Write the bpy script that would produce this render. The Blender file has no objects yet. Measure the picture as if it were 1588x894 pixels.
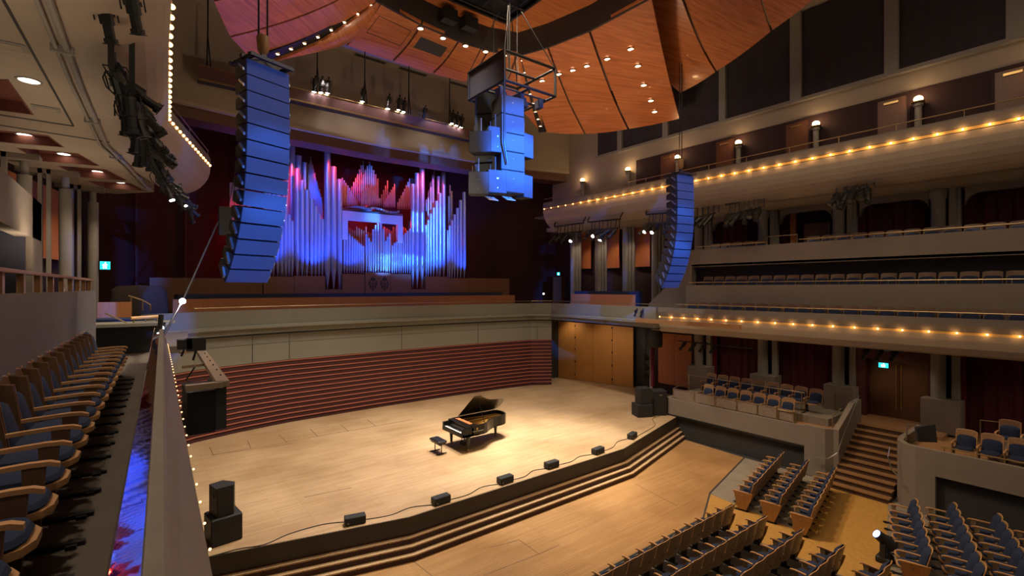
import bpy, math, random
from mathutils import Matrix, Vector
random.seed(7)
SC = bpy.context.scene
COL = SC.collection
PI = math.pi
# ---------------------------------------------------------------- camera and measuring helpers
CF, CH = 750.0, 6.3                      # focal length in pixels, eye height above the stage
CA = math.atan2(966, 750)
FX, FY = math.cos(CA), math.sin(CA)
RX, RY = math.sin(CA), -math.cos(CA)
def ray(u, v):
    a = (u-794)/CF; b = -(v-447)/CF
    return (FX+a*RX, FY+a*RY, b)
def on_z(u, v, z):
    r = ray(u, v); t = (z-CH)/r[2]; return Vector((r[0]*t, r[1]*t, z))
def on_x(u, v, x):
    r = ray(u, v); t = x/r[0]; return Vector((x, r[1]*t, CH+r[2]*t))
def on_y(u, v, y):
    r = ray(u, v); t = y/r[1]; return Vector((r[0]*t, y, CH+r[2]*t))
def V(*a): return Vector(a)
# ---------------------------------------------------------------- materials
_M = {}
def mat(name, col, rough=.6, metal=0.0, emit=None, estr=1.0, var=0.0, vscale=6.0, bump=0.0, bscale=40.0, spec=None, coat=0.0, var2=None):
    if name in _M: return _M[name]
    m = bpy.data.materials.new(name); m.use_nodes = True
    nt = m.node_tree; b = nt.nodes['Principled BSDF']
    b.inputs['Base Color'].default_value = (*col, 1); b.inputs['Roughness'].default_value = rough
    b.inputs['Metallic'].default_value = metal
    if spec is not None: b.inputs['Specular IOR Level'].default_value = spec
    if coat: b.inputs['Coat Weight'].default_value = coat
    if emit:
        b.inputs['Emission Color'].default_value = (*emit, 1); b.inputs['Emission Strength'].default_value = estr
    if var > 0 or bump > 0:
        tc = nt.nodes.new('ShaderNodeTexCoord')
    if var > 0:
        n = nt.nodes.new('ShaderNodeTexNoise'); n.inputs['Scale'].default_value = vscale; n.inputs['Detail'].default_value = 6
        nt.links.new(tc.outputs['Object'], n.inputs['Vector'])
        r = nt.nodes.new('ShaderNodeMix'); r.data_type = 'RGBA'
        c2 = var2 if var2 else tuple(c*(1-var) for c in col)
        r.inputs['A'].default_value = (*c2, 1); r.inputs['B'].default_value = (*[min(1, c*(1+var*.6)) for c in col], 1)
        nt.links.new(n.outputs['Fac'], r.inputs['Factor']); nt.links.new(r.outputs['Result'], b.inputs['Base Color'])
    if bump > 0:
        n2 = nt.nodes.new('ShaderNodeTexNoise'); n2.inputs['Scale'].default_value = bscale; n2.inputs['Detail'].default_value = 4
        nt.links.new(tc.outputs['Object'], n2.inputs['Vector'])
        bp = nt.nodes.new('ShaderNodeBump'); bp.inputs['Strength'].default_value = bump; bp.inputs['Distance'].default_value = .02
        nt.links.new(n2.outputs['Fac'], bp.inputs['Height']); nt.links.new(bp.outputs['Normal'], b.inputs['Normal'])
    _M[name] = m; return m
def woodmat(name, c1, c2, scale=(1, 14, 14), rough=.4, coat=0.0, plank=None, rot=0.0, dark=.75, spec=.5):
    """streaky grain along the local x axis (or planks laid along it)"""
    if name in _M: return _M[name]
    m = bpy.data.materials.new(name); m.use_nodes = True
    nt = m.node_tree; b = nt.nodes['Principled BSDF']; L = nt.links.new
    b.inputs['Roughness'].default_value = rough; b.inputs['Coat Weight'].default_value = coat
    b.inputs['Specular IOR Level'].default_value = spec
    tc = nt.nodes.new('ShaderNodeTexCoord'); mp = nt.nodes.new('ShaderNodeMapping')
    mp.inputs['Rotation'].default_value = (0, 0, rot); L(tc.outputs['Object'], mp.inputs['Vector'])
    m2 = nt.nodes.new('ShaderNodeMapping'); m2.inputs['Scale'].default_value = scale; L(mp.outputs['Vector'], m2.inputs['Vector'])
    n = nt.nodes.new('ShaderNodeTexNoise'); n.inputs['Scale'].default_value = 1.0; n.inputs['Detail'].default_value = 8
    n.inputs['Roughness'].default_value = .65
    L(m2.outputs['Vector'], n.inputs['Vector'])
    cr = nt.nodes.new('ShaderNodeValToRGB'); cr.color_ramp.elements[0].position = .32; cr.color_ramp.elements[1].position = .68
    cr.color_ramp.elements[0].color = (*c2, 1); cr.color_ramp.elements[1].color = (*c1, 1)
    L(n.outputs['Fac'], cr.inputs['Fac'])
    out = cr.outputs['Color']
    if plank:
        br = nt.nodes.new('ShaderNodeTexBrick'); L(mp.outputs['Vector'], br.inputs['Vector'])
        br.inputs['Scale'].default_value = 1; br.inputs['Brick Width'].default_value = plank[0]; br.inputs['Row Height'].default_value = plank[1]
        br.inputs['Mortar Size'].default_value = plank[2]; br.offset_frequency = 3; br.offset = .37
        br.inputs['Color1'].default_value = (1, 1, 1, 1); br.inputs['Color2'].default_value = (dark, dark*.96, dark*.9, 1)
        br.inputs['Mortar'].default_value = (.45, .38, .3, 1)
        mx = nt.nodes.new('ShaderNodeMix'); mx.data_type = 'RGBA'; mx.blend_type = 'MULTIPLY'; mx.inputs['Factor'].default_value = 1
        L(out, mx.inputs['A']); L(br.outputs['Color'], mx.inputs['B']); out = mx.outputs['Result']
        # broad wear
        n3 = nt.nodes.new('ShaderNodeTexNoise'); n3.inputs['Scale'].default_value = .35; n3.inputs['Detail'].default_value = 5
        L(mp.outputs['Vector'], n3.inputs['Vector'])
        c3 = nt.nodes.new('ShaderNodeValToRGB'); c3.color_ramp.elements[0].position = .35; c3.color_ramp.elements[1].position = .6
        c3.color_ramp.elements[0].color = (.72, .68, .62, 1); c3.color_ramp.elements[1].color = (1, 1, 1, 1)
        L(n3.outputs['Fac'], c3.inputs['Fac'])
        mx2 = nt.nodes.new('ShaderNodeMix'); mx2.data_type = 'RGBA'; mx2.blend_type = 'MULTIPLY'; mx2.inputs['Factor'].default_value = 1
        L(out, mx2.inputs['A']); L(c3.outputs['Color'], mx2.inputs['B']); out = mx2.outputs['Result']
    L(out, b.inputs['Base Color'])
    _M[name] = m; return m
# ---------------------------------------------------------------- mesh builder
class MB:
    def __init__(s): s.v = []; s.f = []; s.M = None
    def add(s, vs, fs):
        o = len(s.v)
        for p in vs:
            p = Vector(p)
            s.v.append(s.M @ p if s.M is not None else p)
        s.f += [tuple(i+o for i in f) for f in fs]
        return s
    def box(s, x0, x1, y0, y1, z0, z1):
        return s.add([(x0,y0,z0),(x1,y0,z0),(x1,y1,z0),(x0,y1,z0),(x0,y0,z1),(x1,y0,z1),(x1,y1,z1),(x0,y1,z1)],
                     [(0,3,2,1),(4,5,6,7),(0,1,5,4),(1,2,6,5),(2,3,7,6),(3,0,4,7)])
    def bbox(s, x0, x1, y0, y1, z0, z1, b=.02):
        """box with chamfered edges"""
        pts = []
        for zz, ins in ((z0, b), (z0+b, 0), (z1-b, 0), (z1, b)):
            for (cx, cy, ax, ay) in ((x0,y0,1,1),(x1,y0,-1,1),(x1,y1,-1,-1),(x0,y1,1,-1)):
                # two points per corner
                if (ax, ay) in ((1,1),(-1,-1)):
                    pts.append((cx+ax*ins, cy+ay*(b+ins), zz)); pts.append((cx+ax*(b+ins), cy+ay*ins, zz))
                else:
                    pts.append((cx+ax*(b+ins), cy+ay*ins, zz)); pts.append((cx+ax*ins, cy+ay*(b+ins), zz))
        fs = []
        for r in range(3):
            for k in range(8):
                fs.append((r*8+k, r*8+(k+1) % 8, (r+1)*8+(k+1) % 8, (r+1)*8+k))
        fs.append(tuple(range(7, -1, -1))); fs.append(tuple(range(24, 32)))
        return s.add(pts, fs)
    def prism(s, poly, z0, z1):
        n = len(poly)
        vs = [(p[0], p[1], z0) for p in poly]+[(p[0], p[1], z1) for p in poly]
        fs = [tuple(range(n-1, -1, -1)), tuple(range(n, 2*n))]+[(i, (i+1) % n, n+(i+1) % n, n+i) for i in range(n)]
        return s.add(vs, fs)
    def sweep(s, path, prof, closed_prof=True):
        """prof = (offset to the left of travel, z) swept along an xy(z) path"""
        n = len(path); m = len(prof); P = [Vector(p).to_3d() for p in path]
        vs = []
        for i, p in enumerate(P):
            a = P[i]-P[i-1] if i > 0 else P[1]-P[0]
            b = P[i+1]-P[i] if i < n-1 else P[i]-P[i-1]
            a = a.to_2d().normalized(); b = b.to_2d().normalized()
            t = (a+b).normalized(); k = 1/max(.4, t.dot(a)); nn = Vector((-t.y, t.x))*k
            for (o, z) in prof: vs.append((p.x+nn.x*o, p.y+nn.y*o, p.z+z))
        fs = []
        mm = m if closed_prof else m-1
        for i in range(n-1):
            for j in range(mm):
                fs.append((i*m+j, i*m+(j+1) % m, (i+1)*m+(j+1) % m, (i+1)*m+j))
        if closed_prof:
            fs.append(tuple(range(m-1, -1, -1))); fs.append(tuple((n-1)*m+j for j in range(m)))
        return s.add(vs, fs)
    def cyl(s, p0, p1, r0, r1=None, n=12, cap=True):
        r1 = r0 if r1 is None else r1
        p0 = Vector(p0); p1 = Vector(p1); d = (p1-p0).normalized()
        a = d.orthogonal().normalized(); b = d.cross(a)
        vs = []
        for p, r in ((p0, r0), (p1, r1)):
            for k in range(n):
                t = 2*PI*k/n; vs.append(p+a*(r*math.cos(t))+b*(r*math.sin(t)))
        fs = [(k, (k+1) % n, n+(k+1) % n, n+k) for k in range(n)]
        if cap: fs += [tuple(range(n-1, -1, -1)), tuple(range(n, 2*n))]
        return s.add(vs, fs)
    def tube(s, pts, r, n=8):
        P = [Vector(p) for p in pts]; vs = []; fs = []
        prev = None
        for i, p in enumerate(P):
            d = ((P[min(i+1, len(P)-1)]-P[max(i-1, 0)])).normalized()
            if prev is None: a = d.orthogonal().normalized()
            else:
                a = prev-d*prev.dot(d)
                a = a.normalized() if a.length > 1e-5 else d.orthogonal().normalized()
            prev = a; b = d.cross(a)
            for k in range(n):
                t = 2*PI*k/n; vs.append(p+a*(r*math.cos(t))+b*(r*math.sin(t)))
        for i in range(len(P)-1):
            for k in range(n): fs.append((i*n+k, i*n+(k+1) % n, (i+1)*n+(k+1) % n, (i+1)*n+k))
        fs += [tuple(range(n-1, -1, -1)), tuple((len(P)-1)*n+k for k in range(n))]
        return s.add(vs, fs)
    def lathe(s, c, prof, n=16):
        c = Vector(c); m = len(prof); vs = []; fs = []
        for k in range(n):
            t = 2*PI*k/n
            for (r, z) in prof: vs.append((c.x+r*math.cos(t), c.y+r*math.sin(t), c.z+z))
        for k in range(n):
            q = (k+1) % n
            for j in range(m-1): fs.append((k*m+j, q*m+j, q*m+j+1, k*m+j+1))
        if prof[0] == prof[-1]: pass
        elif prof[0][0] > 1e-4: fs.append(tuple(k*m for k in range(n-1, -1, -1)))
        if prof[0] != prof[-1] and prof[-1][0] > 1e-4: fs.append(tuple(k*m+m-1 for k in range(n)))
        return s.add(vs, fs)
    def ball(s, c, r, n=12, sz=1.0):
        prof = [(max(1e-5, r*math.sin(PI*i/8)), -r*sz*math.cos(PI*i/8)) for i in range(9)]
        return s.lathe(c, prof, n)
    def grid(s, fn, nu, nv, th=None):
        """surface fn(u,v) in 0..1; th = thickness vector to make it solid"""
        vs = [Vector(fn(i/nu, j/nv)) for i in range(nu+1) for j in range(nv+1)]
        w = nv+1
        fs = [(i*w+j, (i+1)*w+j, (i+1)*w+j+1, i*w+j+1) for i in range(nu) for j in range(nv)]
        if th is not None:
            N = len(vs); th = Vector(th); vs += [p+th for p in vs]
            fs += [tuple(x+N for x in f[::-1]) for f in fs]
            for i in range(nu):
                fs.append((i*w, N+i*w, N+(i+1)*w, (i+1)*w)); fs.append((i*w+nv, (i+1)*w+nv, N+(i+1)*w+nv, N+i*w+nv))
            for j in range(nv):
                fs.append((j, j+1, N+j+1, N+j)); fs.append((nu*w+j, N+nu*w+j, N+nu*w+j+1, nu*w+j+1))
        return s.add(vs, fs)
    def pillow(s, x0, x1, y0, y1, z0, z1, p=3.0, n=10):
        """super-ellipsoid cushion"""
        cx, cy, cz = (x0+x1)/2, (y0+y1)/2, (z0+z1)/2; a, b, c = (x1-x0)/2, (y1-y0)/2, (z1-z0)/2
        def sp(t): return math.copysign(abs(t)**(2/p), t)
        vs = []; fs = []; m = 6
        for i in range(n*2):
            th = PI*i/n
            for j in range(m+1):
                ph = -PI/2+PI*j/m; q = max(1e-4, math.cos(ph))
                vs.append((cx+a*sp(math.cos(th))*q**(2/p), cy+b*sp(math.sin(th))*q**(2/p), cz+c*sp(math.sin(ph))))
        w = m+1
        for i in range(n*2):
            q = (i+1) % (n*2)
            for j in range(m): fs.append((i*w+j, q*w+j, q*w+j+1, i*w+j+1))
        return s.add(vs, fs)
    def build(s, name, m, parent=None, smooth=False, recentre=False):
        me = bpy.data.meshes.new(name)
        vs = s.v; o = bpy.data.objects.new(name, me); COL.objects.link(o)
        if parent is not None:
            inv = wm(parent).inverted(); vs = [inv @ p for p in vs]; o.parent = parent
        elif recentre:
            c = Vector(((min(p.x for p in vs)+max(p.x for p in vs))/2, (min(p.y for p in vs)+max(p.y for p in vs))/2, min(p.z for p in vs)))
            vs = [p-c for p in vs]; o.location = c
        me.from_pydata([tuple(p) for p in vs], [], s.f); me.update()
        me.materials.append(m)
        import bmesh
        bm = bmesh.new(); bm.from_mesh(me); bmesh.ops.recalc_face_normals(bm, faces=bm.faces)
        if smooth:
            for f in bm.faces: f.smooth = True
            for e in bm.edges:
                if len(e.link_faces) == 2 and e.calc_face_angle(0) > .6: e.smooth = False
        bm.to_mesh(me); bm.free()
        return o
def wm(o):
    M = Matrix.LocRotScale(o.location, o.rotation_euler, o.scale)
    return (wm(o.parent) @ M) if o.parent else M
def thing(name, label, cat, loc=(0,0,0), rz=0.0, group=None, rot=None):
    o = bpy.data.objects.new(name, None); COL.objects.link(o)
    o.empty_display_size = .1
    o.location = loc; o.rotation_euler = rot if rot else (0, 0, rz)
    o['label'] = label; o['category'] = cat
    if group: o['group'] = group
    return o
def single(mb, name, m, label, cat, group=None, smooth=False):
    o = mb.build(name, m, None, smooth, True); o['label'] = label; o['category'] = cat
    if group: o['group'] = group
    return o
def part(mb, name, m, parent, smooth=False, label=None):
    o = mb.build(name, m, parent, smooth)
    if label: o['label'] = label
    return o
def struct(mb, name, m, smooth=False, parent=None):
    o = mb.build(name, m, parent, smooth)
    if parent is None: o['kind'] = 'structure'
    return o
def kids(o): return [c for c in KIDS.get(o.name, [])]
def dup(root, loc, rz=None, label=None, group=None, rot=None):
    r = root.copy(); COL.objects.link(r); r.location = loc
    if rz is not None: r.rotation_euler = (0, 0, rz)
    if rot is not None: r.rotation_euler = rot
    if label: r['label'] = label
    if group: r['group'] = group
    for ch in list(root.children):
        c = ch.copy(); COL.objects.link(c); c.parent = r
        for g in list(ch.children):
            d = g.copy(); COL.objects.link(d); d.parent = c
    return r
ORD = ['first','second','third','fourth','fifth','sixth','seventh','eighth','ninth','tenth','eleventh','twelfth','thirteenth',
       'fourteenth','fifteenth','sixteenth','seventeenth','eighteenth','nineteenth','twentieth','twenty-first','twenty-second',
       'twenty-third','twenty-fourth','twenty-fifth','twenty-sixth','twenty-seventh','twenty-eighth','twenty-ninth','thirtieth']
def Rz(a): return Matrix.Rotation(a, 4, 'Z')
def Tr(*a): return Matrix.Translation(Vector(a) if len(a) == 3 else a[0])
# ---------------------------------------------------------------- palette
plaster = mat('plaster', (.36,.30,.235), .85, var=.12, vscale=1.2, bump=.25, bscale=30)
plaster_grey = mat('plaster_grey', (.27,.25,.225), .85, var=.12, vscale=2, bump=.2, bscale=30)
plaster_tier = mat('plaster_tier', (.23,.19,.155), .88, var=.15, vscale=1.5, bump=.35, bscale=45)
parapet_m = mat('parapet_paint', (.17,.145,.125), .8, var=.15, vscale=2.5, bump=.3, bscale=60)
grey_panel = mat('grey_panel', (.19,.185,.145), .7, var=.06, vscale=1)
grey_panel2 = mat('grey_panel_light', (.225,.215,.17), .7, var=.06, vscale=1)
maroon = mat('maroon_paint', (.085,.018,.018), .7, var=.1, vscale=1)
maroon_dk = mat('maroon_dark', (.032,.010,.012), .8, var=.2, vscale=1)
maroon_coffer = mat('maroon_coffer', (.16,.045,.03), .7, var=.08, vscale=1)
curtain_m = mat('maroon_velvet', (.075,.008,.016), .9, var=.25, vscale=3)
banner_m = mat('dark_banner', (.045,.036,.042), .95, var=.2, vscale=2)
slat_face = mat('slat_face', (.06,.015,.016), .6, var=.1, vscale=3)
slat_edge = mat('slat_edge', (.50,.15,.10), .5)
black = mat('black_metal', (.012,.012,.013), .45)
black_box = mat('black_cabinet', (.016,.016,.017), .6, var=.2, vscale=8)
dark_grey = mat('dark_grey_panel', (.035,.035,.035), .7, var=.1, vscale=2)
steel = mat('steel', (.45,.44,.42), .3, .9)
brass = mat('brass', (.55,.38,.16), .3, .9)
brass_dk = mat('brass_rail', (.42,.31,.17), .35, .85)
navy = mat('navy_fabric', (.013,.024,.066), .95, var=.25, vscale=30, bump=.3, bscale=220)
carpet = mat('grey_carpet', (.22,.185,.14), .95, var=.35, vscale=1.6, bump=.2, bscale=80)
loge_floor = mat('loge_carpet', (.15,.12,.095), .95, var=.35, vscale=2.2, bump=.2, bscale=80)
stage_wood = woodmat('stage_boards', (.62,.44,.265), (.50,.335,.185), (.8, 22, 22), .42, plank=(1.9,.085,.003), dark=.86)
pit_wood = woodmat('pit_boards', (.50,.29,.125), (.41,.225,.09), (.8, 22, 22), .42, plank=(1.9,.085,.003), dark=.86)
aisle_wood = mat('golden_cork', (.46,.25,.06), .5, var=.35, vscale=9, bump=.1, bscale=60)
oak = woodmat('oak', (.40,.22,.10), (.29,.15,.065), (2, 30, 30), .45)
oak_v = woodmat('oak_upright', (.36,.205,.095), (.27,.145,.065), (30, 30, 2), .45)
seat_wood = woodmat('seat_back_wood', (.34,.225,.11), (.27,.17,.08), (30, 30, 3), .4)
seat_edge = mat('seat_edge_wood', (.5,.27,.12), .4)
rose_panel = woodmat('organ_case_wood', (.26,.12,.055), (.21,.09,.042), (30, 30, 2), .5)
cherry = woodmat('canopy_cherry', (.58,.20,.06), (.29,.08,.022), (.45, 14, 2), .34, coat=.15)
cherry_l = woodmat('canopy_cherry_radial', (.58,.20,.065), (.30,.085,.028), (.45, 12, 2), .34, coat=.15, rot=.8)
cherry_ll = woodmat('canopy_cherry_left', (.58,.20,.065), (.30,.085,.028), (.45, 12, 2), .34, coat=.15, rot=-.9)
door_wood = woodmat('door_maple', (.56,.27,.075), (.46,.205,.052), (22, 22, 1.2), .4)
door_brown = woodmat('door_brown', (.15,.062,.03), (.11,.045,.022), (22, 22, 1.2), .4)
orange_panel = woodmat('orange_panel', (.50,.17,.055), (.40,.125,.04), (26, 26, 1), .5)
bench_wood = woodmat('bench_wood', (.50,.20,.075), (.40,.15,.055), (26, 26, 1), .45)
pipe_metal = mat('pipe_tin', (.50,.54,.62), .27, .6)
pipe_dark = mat('pipe_mouth', (.25,.22,.22), .5, .5)
pipe_wood = woodmat('pipe_wood', (.40,.22,.12), (.3,.16,.08), (20, 20, 1), .6)
gloss_black = mat('piano_lacquer', (.006,.006,.006), .28, spec=.35)
gold_plate = mat('gold_plate', (.75,.45,.13), .45, .2)
ivory = mat('ivory_white', (.85,.83,.78), .3)
screen_grille = mat('speaker_grille', (.10,.11,.13), .45, .2, bump=.2, bscale=300)
warm_bulb = mat('warm_bulb', (1,.7,.4), .4, emit=(1,.52,.20), estr=5)
gold_paint = mat('gold_paint', (.62,.40,.13), .5)
sconce_glow = mat('sconce_glow', (1,.8,.5), .4, emit=(1,.66,.30), estr=9)
down_glow = mat('downlight_glow', (1,.9,.75), .4, emit=(1,.86,.66), estr=6)
white_glow = mat('lens_glow', (1,1,1), .3, emit=(1,.95,.88), estr=30)
exit_cyan = mat('exit_cyan', (.02,.4,.45), .4, emit=(.02,.75,.85), estr=1.6)
exit_white = mat('exit_white', (.9,1,1), .4, emit=(.8,1,1), estr=3)
blue_lens = mat('blue_lens', (.5,.6,1), .2, emit=(.30,.45,1), estr=3.5)
cap_wood = woodmat('cap_wood', (.17,.095,.05), (.12,.065,.035), (30, 30, 2), .5)
stair_oak = woodmat('stair_oak', (.27,.145,.06), (.2,.10,.042), (2, 30, 30), .45)
# ================================================================ SETTING
XC = 10.6
# ---- floors
st = MB().prism([(-1.2,13.92),(5.92,12.25),(15.1,12.3),(21.05,13.8),(21.05,14.3),(25.6,17.2),(25.6,26),(-1.2,26)], -.12, 0)
struct(st, 'stage_floor', stage_wood)
FRONT = [(-1.2,13.92),(5.92,12.25),(15.1,12.3),(21.0,13.79)]
# stage front: dark fascia, then three shallow steps   (travel +x, minus = towards the audience)
f = MB().sweep([(x,y,0) for x,y in FRONT], [(.3,-.13),(.0,-.012),(-.02,-.012),(-.02,-.46),(.3,-.46)])
struct(f, 'stage_front_fascia', mat('fascia_dark', (.045,.036,.03), .6, var=.1, vscale=2))
f = MB(); n = MB()
for k, (o, z) in enumerate(((-.14,-.51),(-.28,-.68),(-.42,-.85))):
    n.sweep([(x,y,0) for x,y in FRONT], [(o+.16,z-.035),(o-.01,z-.035),(o-.01,z),(o+.16,z)])
    f.sweep([(x,y,0) for x,y in FRONT], [(.3,z-.036),(o,z-.036),(o,-1.02),(.3,-1.02)])
    if k == 0: f.sweep([(x,y,0) for x,y in FRONT], [(.3,-.465),(-.02,-.465),(-.02,-.51),(.3,-.51)])
s1 = struct(f, 'stage_step_risers', mat('riser_maroon', (.04,.010,.009), .6))
struct(n, 'stage_step_treads', stage_wood)
pit = MB().prism([(-1.2,13.5),(5.92,11.83),(15.1,11.88),(20.9,13.3),(20.7,10.35),(16.15,9.32),(14.9,8.75),(14.25,8.45),(-1.2,8.45)], -1.14, -1.02)
pit.v = [p for p in pit.v]
struct(pit, 'pit_floor', pit_wood)
rim = MB().sweep([(20.7,10.35,0),(16.15,9.32,0),(14.9,8.75,0),(14.25,8.45,0),(-1.2,8.45,0)], [(0,-1.016),(0,-1.005),(.05,-1.005),(.05,-1.016)])
struct(rim, 'pit_edge_strip', dark_grey)
g = MB().prism([(-1.2,8.4),(14.2,8.4),(14.2,-3),(-1.2,-3)], -1.14, -1.025)
struct(g, 'floor', carpet)
g = MB().prism([(16.12,9.26),(20.7,10.3),(20.7,7.0),(19.75,7.0),(15.72,6.1)], -1.14, -1.022)
struct(g, 'floor_carpet_side', carpet)
g = MB().prism([(14.2,8.4),(14.92,8.7),(16.12,9.26),(15.72,6.1),(19.75,7.0),(20.8,7.3),(20.8,5.3),(15.3,3.95),(14.9,-3),(14.2,-3)], -1.14, -1.026)
struct(g, 'aisle_floor', aisle_wood)
g = MB().prism([(15.3,3.95),(20.8,5.3),(20.8,-3),(14.9,-3)], -1.14, -1.023)
struct(g, 'floor_carpet_rear', carpet)
# ---- stage back wall with slats, then grey panels, then the gallery front
BW = [(-1.3,20.6,0),(.2,22.3,0),(1.85,23.49,0),(3.6,24.0,0),(5.68,24.35,0),(10,24.5,0),(14.5,24.45,0),(18,24.3,0),(20.2,24.0,0),(21.35,23.3,0)]
w = MB().sweep(BW, [(0,0),(0,2.93),(.3,2.93),(.3,0)])
w.sweep(BW, [(-.03,.0),(-.03,.09),(0,.09),(0,.0)])
wb = struct(w, 'wall_back', slat_face)
s = MB()
for k in range(13):
    z = .2+k*.2255
    s.sweep(BW, [(-.045,z-.014),(-.045,z+.014),(.01,z+.02),(.01,z-.02)])
struct(s, 'slat_strips', slat_edge, parent=wb)
w = MB().sweep(BW, [(-.02,2.95),(-.02,3.77),(.3,3.77),(.3,2.95)])
struct(w, 'wall_back_panels', grey_panel2)
w = MB().sweep(BW, [(-.03,3.785),(-.03,4.2),(.3,4.2),(.3,3.785)])
struct(w, 'wall_back_frieze', grey_panel)
s = MB()
for (px, v0, v1) in ((390,519,563),(449,515,559),(625,500,545),(742,492,540),(825,492,530)):
    p = on_y(px, 510, 24.3)
    # narrow dark joint lines standing proud by a millimetre
    a = min(range(len(BW)-1), key=lambda i: abs((BW[i][0]+BW[i+1][0])/2-p.x))
    (xa, ya, _), (xb, yb, _) = BW[a], BW[a+1]
    yy = ya+(yb-ya)*(p.x-xa)/(xb-xa)
    s.box(p.x-.012, p.x+.012, yy-.034, yy+.01, 2.96, 4.2)
struct(s, 'panel_joints', dark_grey)
GP = BW[1:-1]+[(21.35,23.2,0),(21.2,19.0,0),(20.9,14.8,0)]
w = MB().sweep(GP, [(-.22,4.27),(-.22,4.46),(-.36,4.5),(-.36,4.62),(-.2,4.66),(-.2,5.32),(.12,5.32),(.12,4.27)])
gal = struct(w, 'gallery_front', grey_panel)
s = MB().sweep(GP, [(-.05,4.19),(-.05,4.275),(.1,4.275),(.1,4.19)])
struct(s, 'gallery_shadow_gap', black)
# end piece panels of the fascia
w = MB().sweep(GP[1:9], [(-.375,4.53),(-.375,4.6),(-.35,4.6),(-.35,4.53)])
struct(w, 'gallery_ledge_trim', grey_panel2)
gf = MB().prism([(p[0],p[1]+.1) for p in GP[:7]]+[(21.4,23.3),(21.25,19.0),(20.95,15.5),(25.6,15.5),(25.6,28),(-4,28),(-4,19.5)], 4.3, 4.6)
struct(gf, 'gallery_floor', loge_floor)
# gallery handrail and blue ledge cushion behind it
r = thing('gallery_rail', 'long brass handrail on top of the curved grey choir gallery front', 'handrail', (10, 24.2, 5.32))
part(MB().tube([(x, y-.02, 5.46) for x, y, _ in GP[1:]], .022), 'top_rail', brass_dk, r)
pm = MB()
for i in range(len(GP)-2):
    a, b = Vector(GP[i+1]), Vector(GP[i+2]); L = (b-a).length; n = max(1, int(L/1.9))
    for k in range(n):
        p = a+(b-a)*(k/n); part(MB().cyl((p.x, p.y-.02, 5.31), (p.x, p.y-.02, 5.46), .014, n=6), 'rail_post', brass_dk, r)
# choir benches
def offset_path(P, o):
    out = []
    for i, p in enumerate(P):
        a = Vector(P[max(i-1,0)]); b = Vector(P[min(i+1,len(P)-1)]); t = (b-a).normalized()
        out.append((p[0]-t.y*o, p[1]+t.x*o, 0))
    return out
CB = offset_path([(1.5,23.3,0)]+BW[3:8]+[(19.6,24.1,0)], 1.0)
b = thing('choir_bench', 'long curved orange wooden choir bench front with navy seat behind it below the organ', 'bench', (10, 25.4, 4.6))
part(MB().sweep(CB, [(0,4.6),(0,5.83),(.06,5.83),(.06,4.6)]), 'bench_back', bench_wood, b)
part(MB().sweep(CB, [(.07,5.0),(.07,5.12),(.5,5.12),(.5,5.0)]), 'seat_cushion', navy, b)
CB2 = offset_path([(1.9,23.5,0)]+BW[3:8]+[(19.0,24.15,0)], 1.75)
b = thing('choir_bench', 'low navy upholstered bench row directly below the organ case', 'bench', (10, 26.2, 4.6))
part(MB().sweep(CB2, [(0,4.6),(0,5.8),(.4,5.8),(.4,4.6)]), 'bench_base', dark_grey, b)
part(MB().sweep(CB2, [(-.02,5.8),(-.02,6.02),(.42,6.02),(.42,5.8)]), 'seat_cushion', mat('navy_bench', (.03,.045,.09), .9, var=.2, vscale=10), b)
b = thing('choir_bench', 'short orange wooden bench with navy cushion above the stage doors', 'bench', (21.8, 19.5, 4.6))
part(MB().sweep([(21.75,21.9,0),(22.1,17.2,0)], [(.0,4.6),(.0,5.92),(.05,5.92),(.05,4.6)]), 'bench_back', bench_wood, b)
part(MB().sweep([(21.75,21.9,0),(22.1,17.2,0)], [(.3,4.6),(.3,6.1),(.7,6.1),(.7,4.6)]), 'seat_cushion', navy, b)
# ---- organ chamber shell
CH_ = [(-1.6,24.6,0),(-1.4,27.5,0),(1.2,29.8,0),(4,30.8,0),(18,30.8,0),(21.5,29.5,0),(24.2,27,0),(25.0,24.6,0)]
w = MB().sweep(CH_, [(0,4.4),(0,15.2),(.3,15.2),(.3,4.4)])
struct(w, 'wall_organ_chamber', maroon_dk)
s = MB()
for (x, y) in ((.0,28.6),(2.0,30.0),(-1.45,26.6)): s.box(x-.05, x+.05, y-.12, y, 4.6, 14)
struct(s, 'wall_organ_chamber_ribs', maroon)
w = MB().prism([(-3,25.3),(25.6,25.3),(25.6,31.4),(-3,31.4)], 15.2, 15.4)
struct(w, 'ceiling_organ_chamber', maroon_dk)
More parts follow.
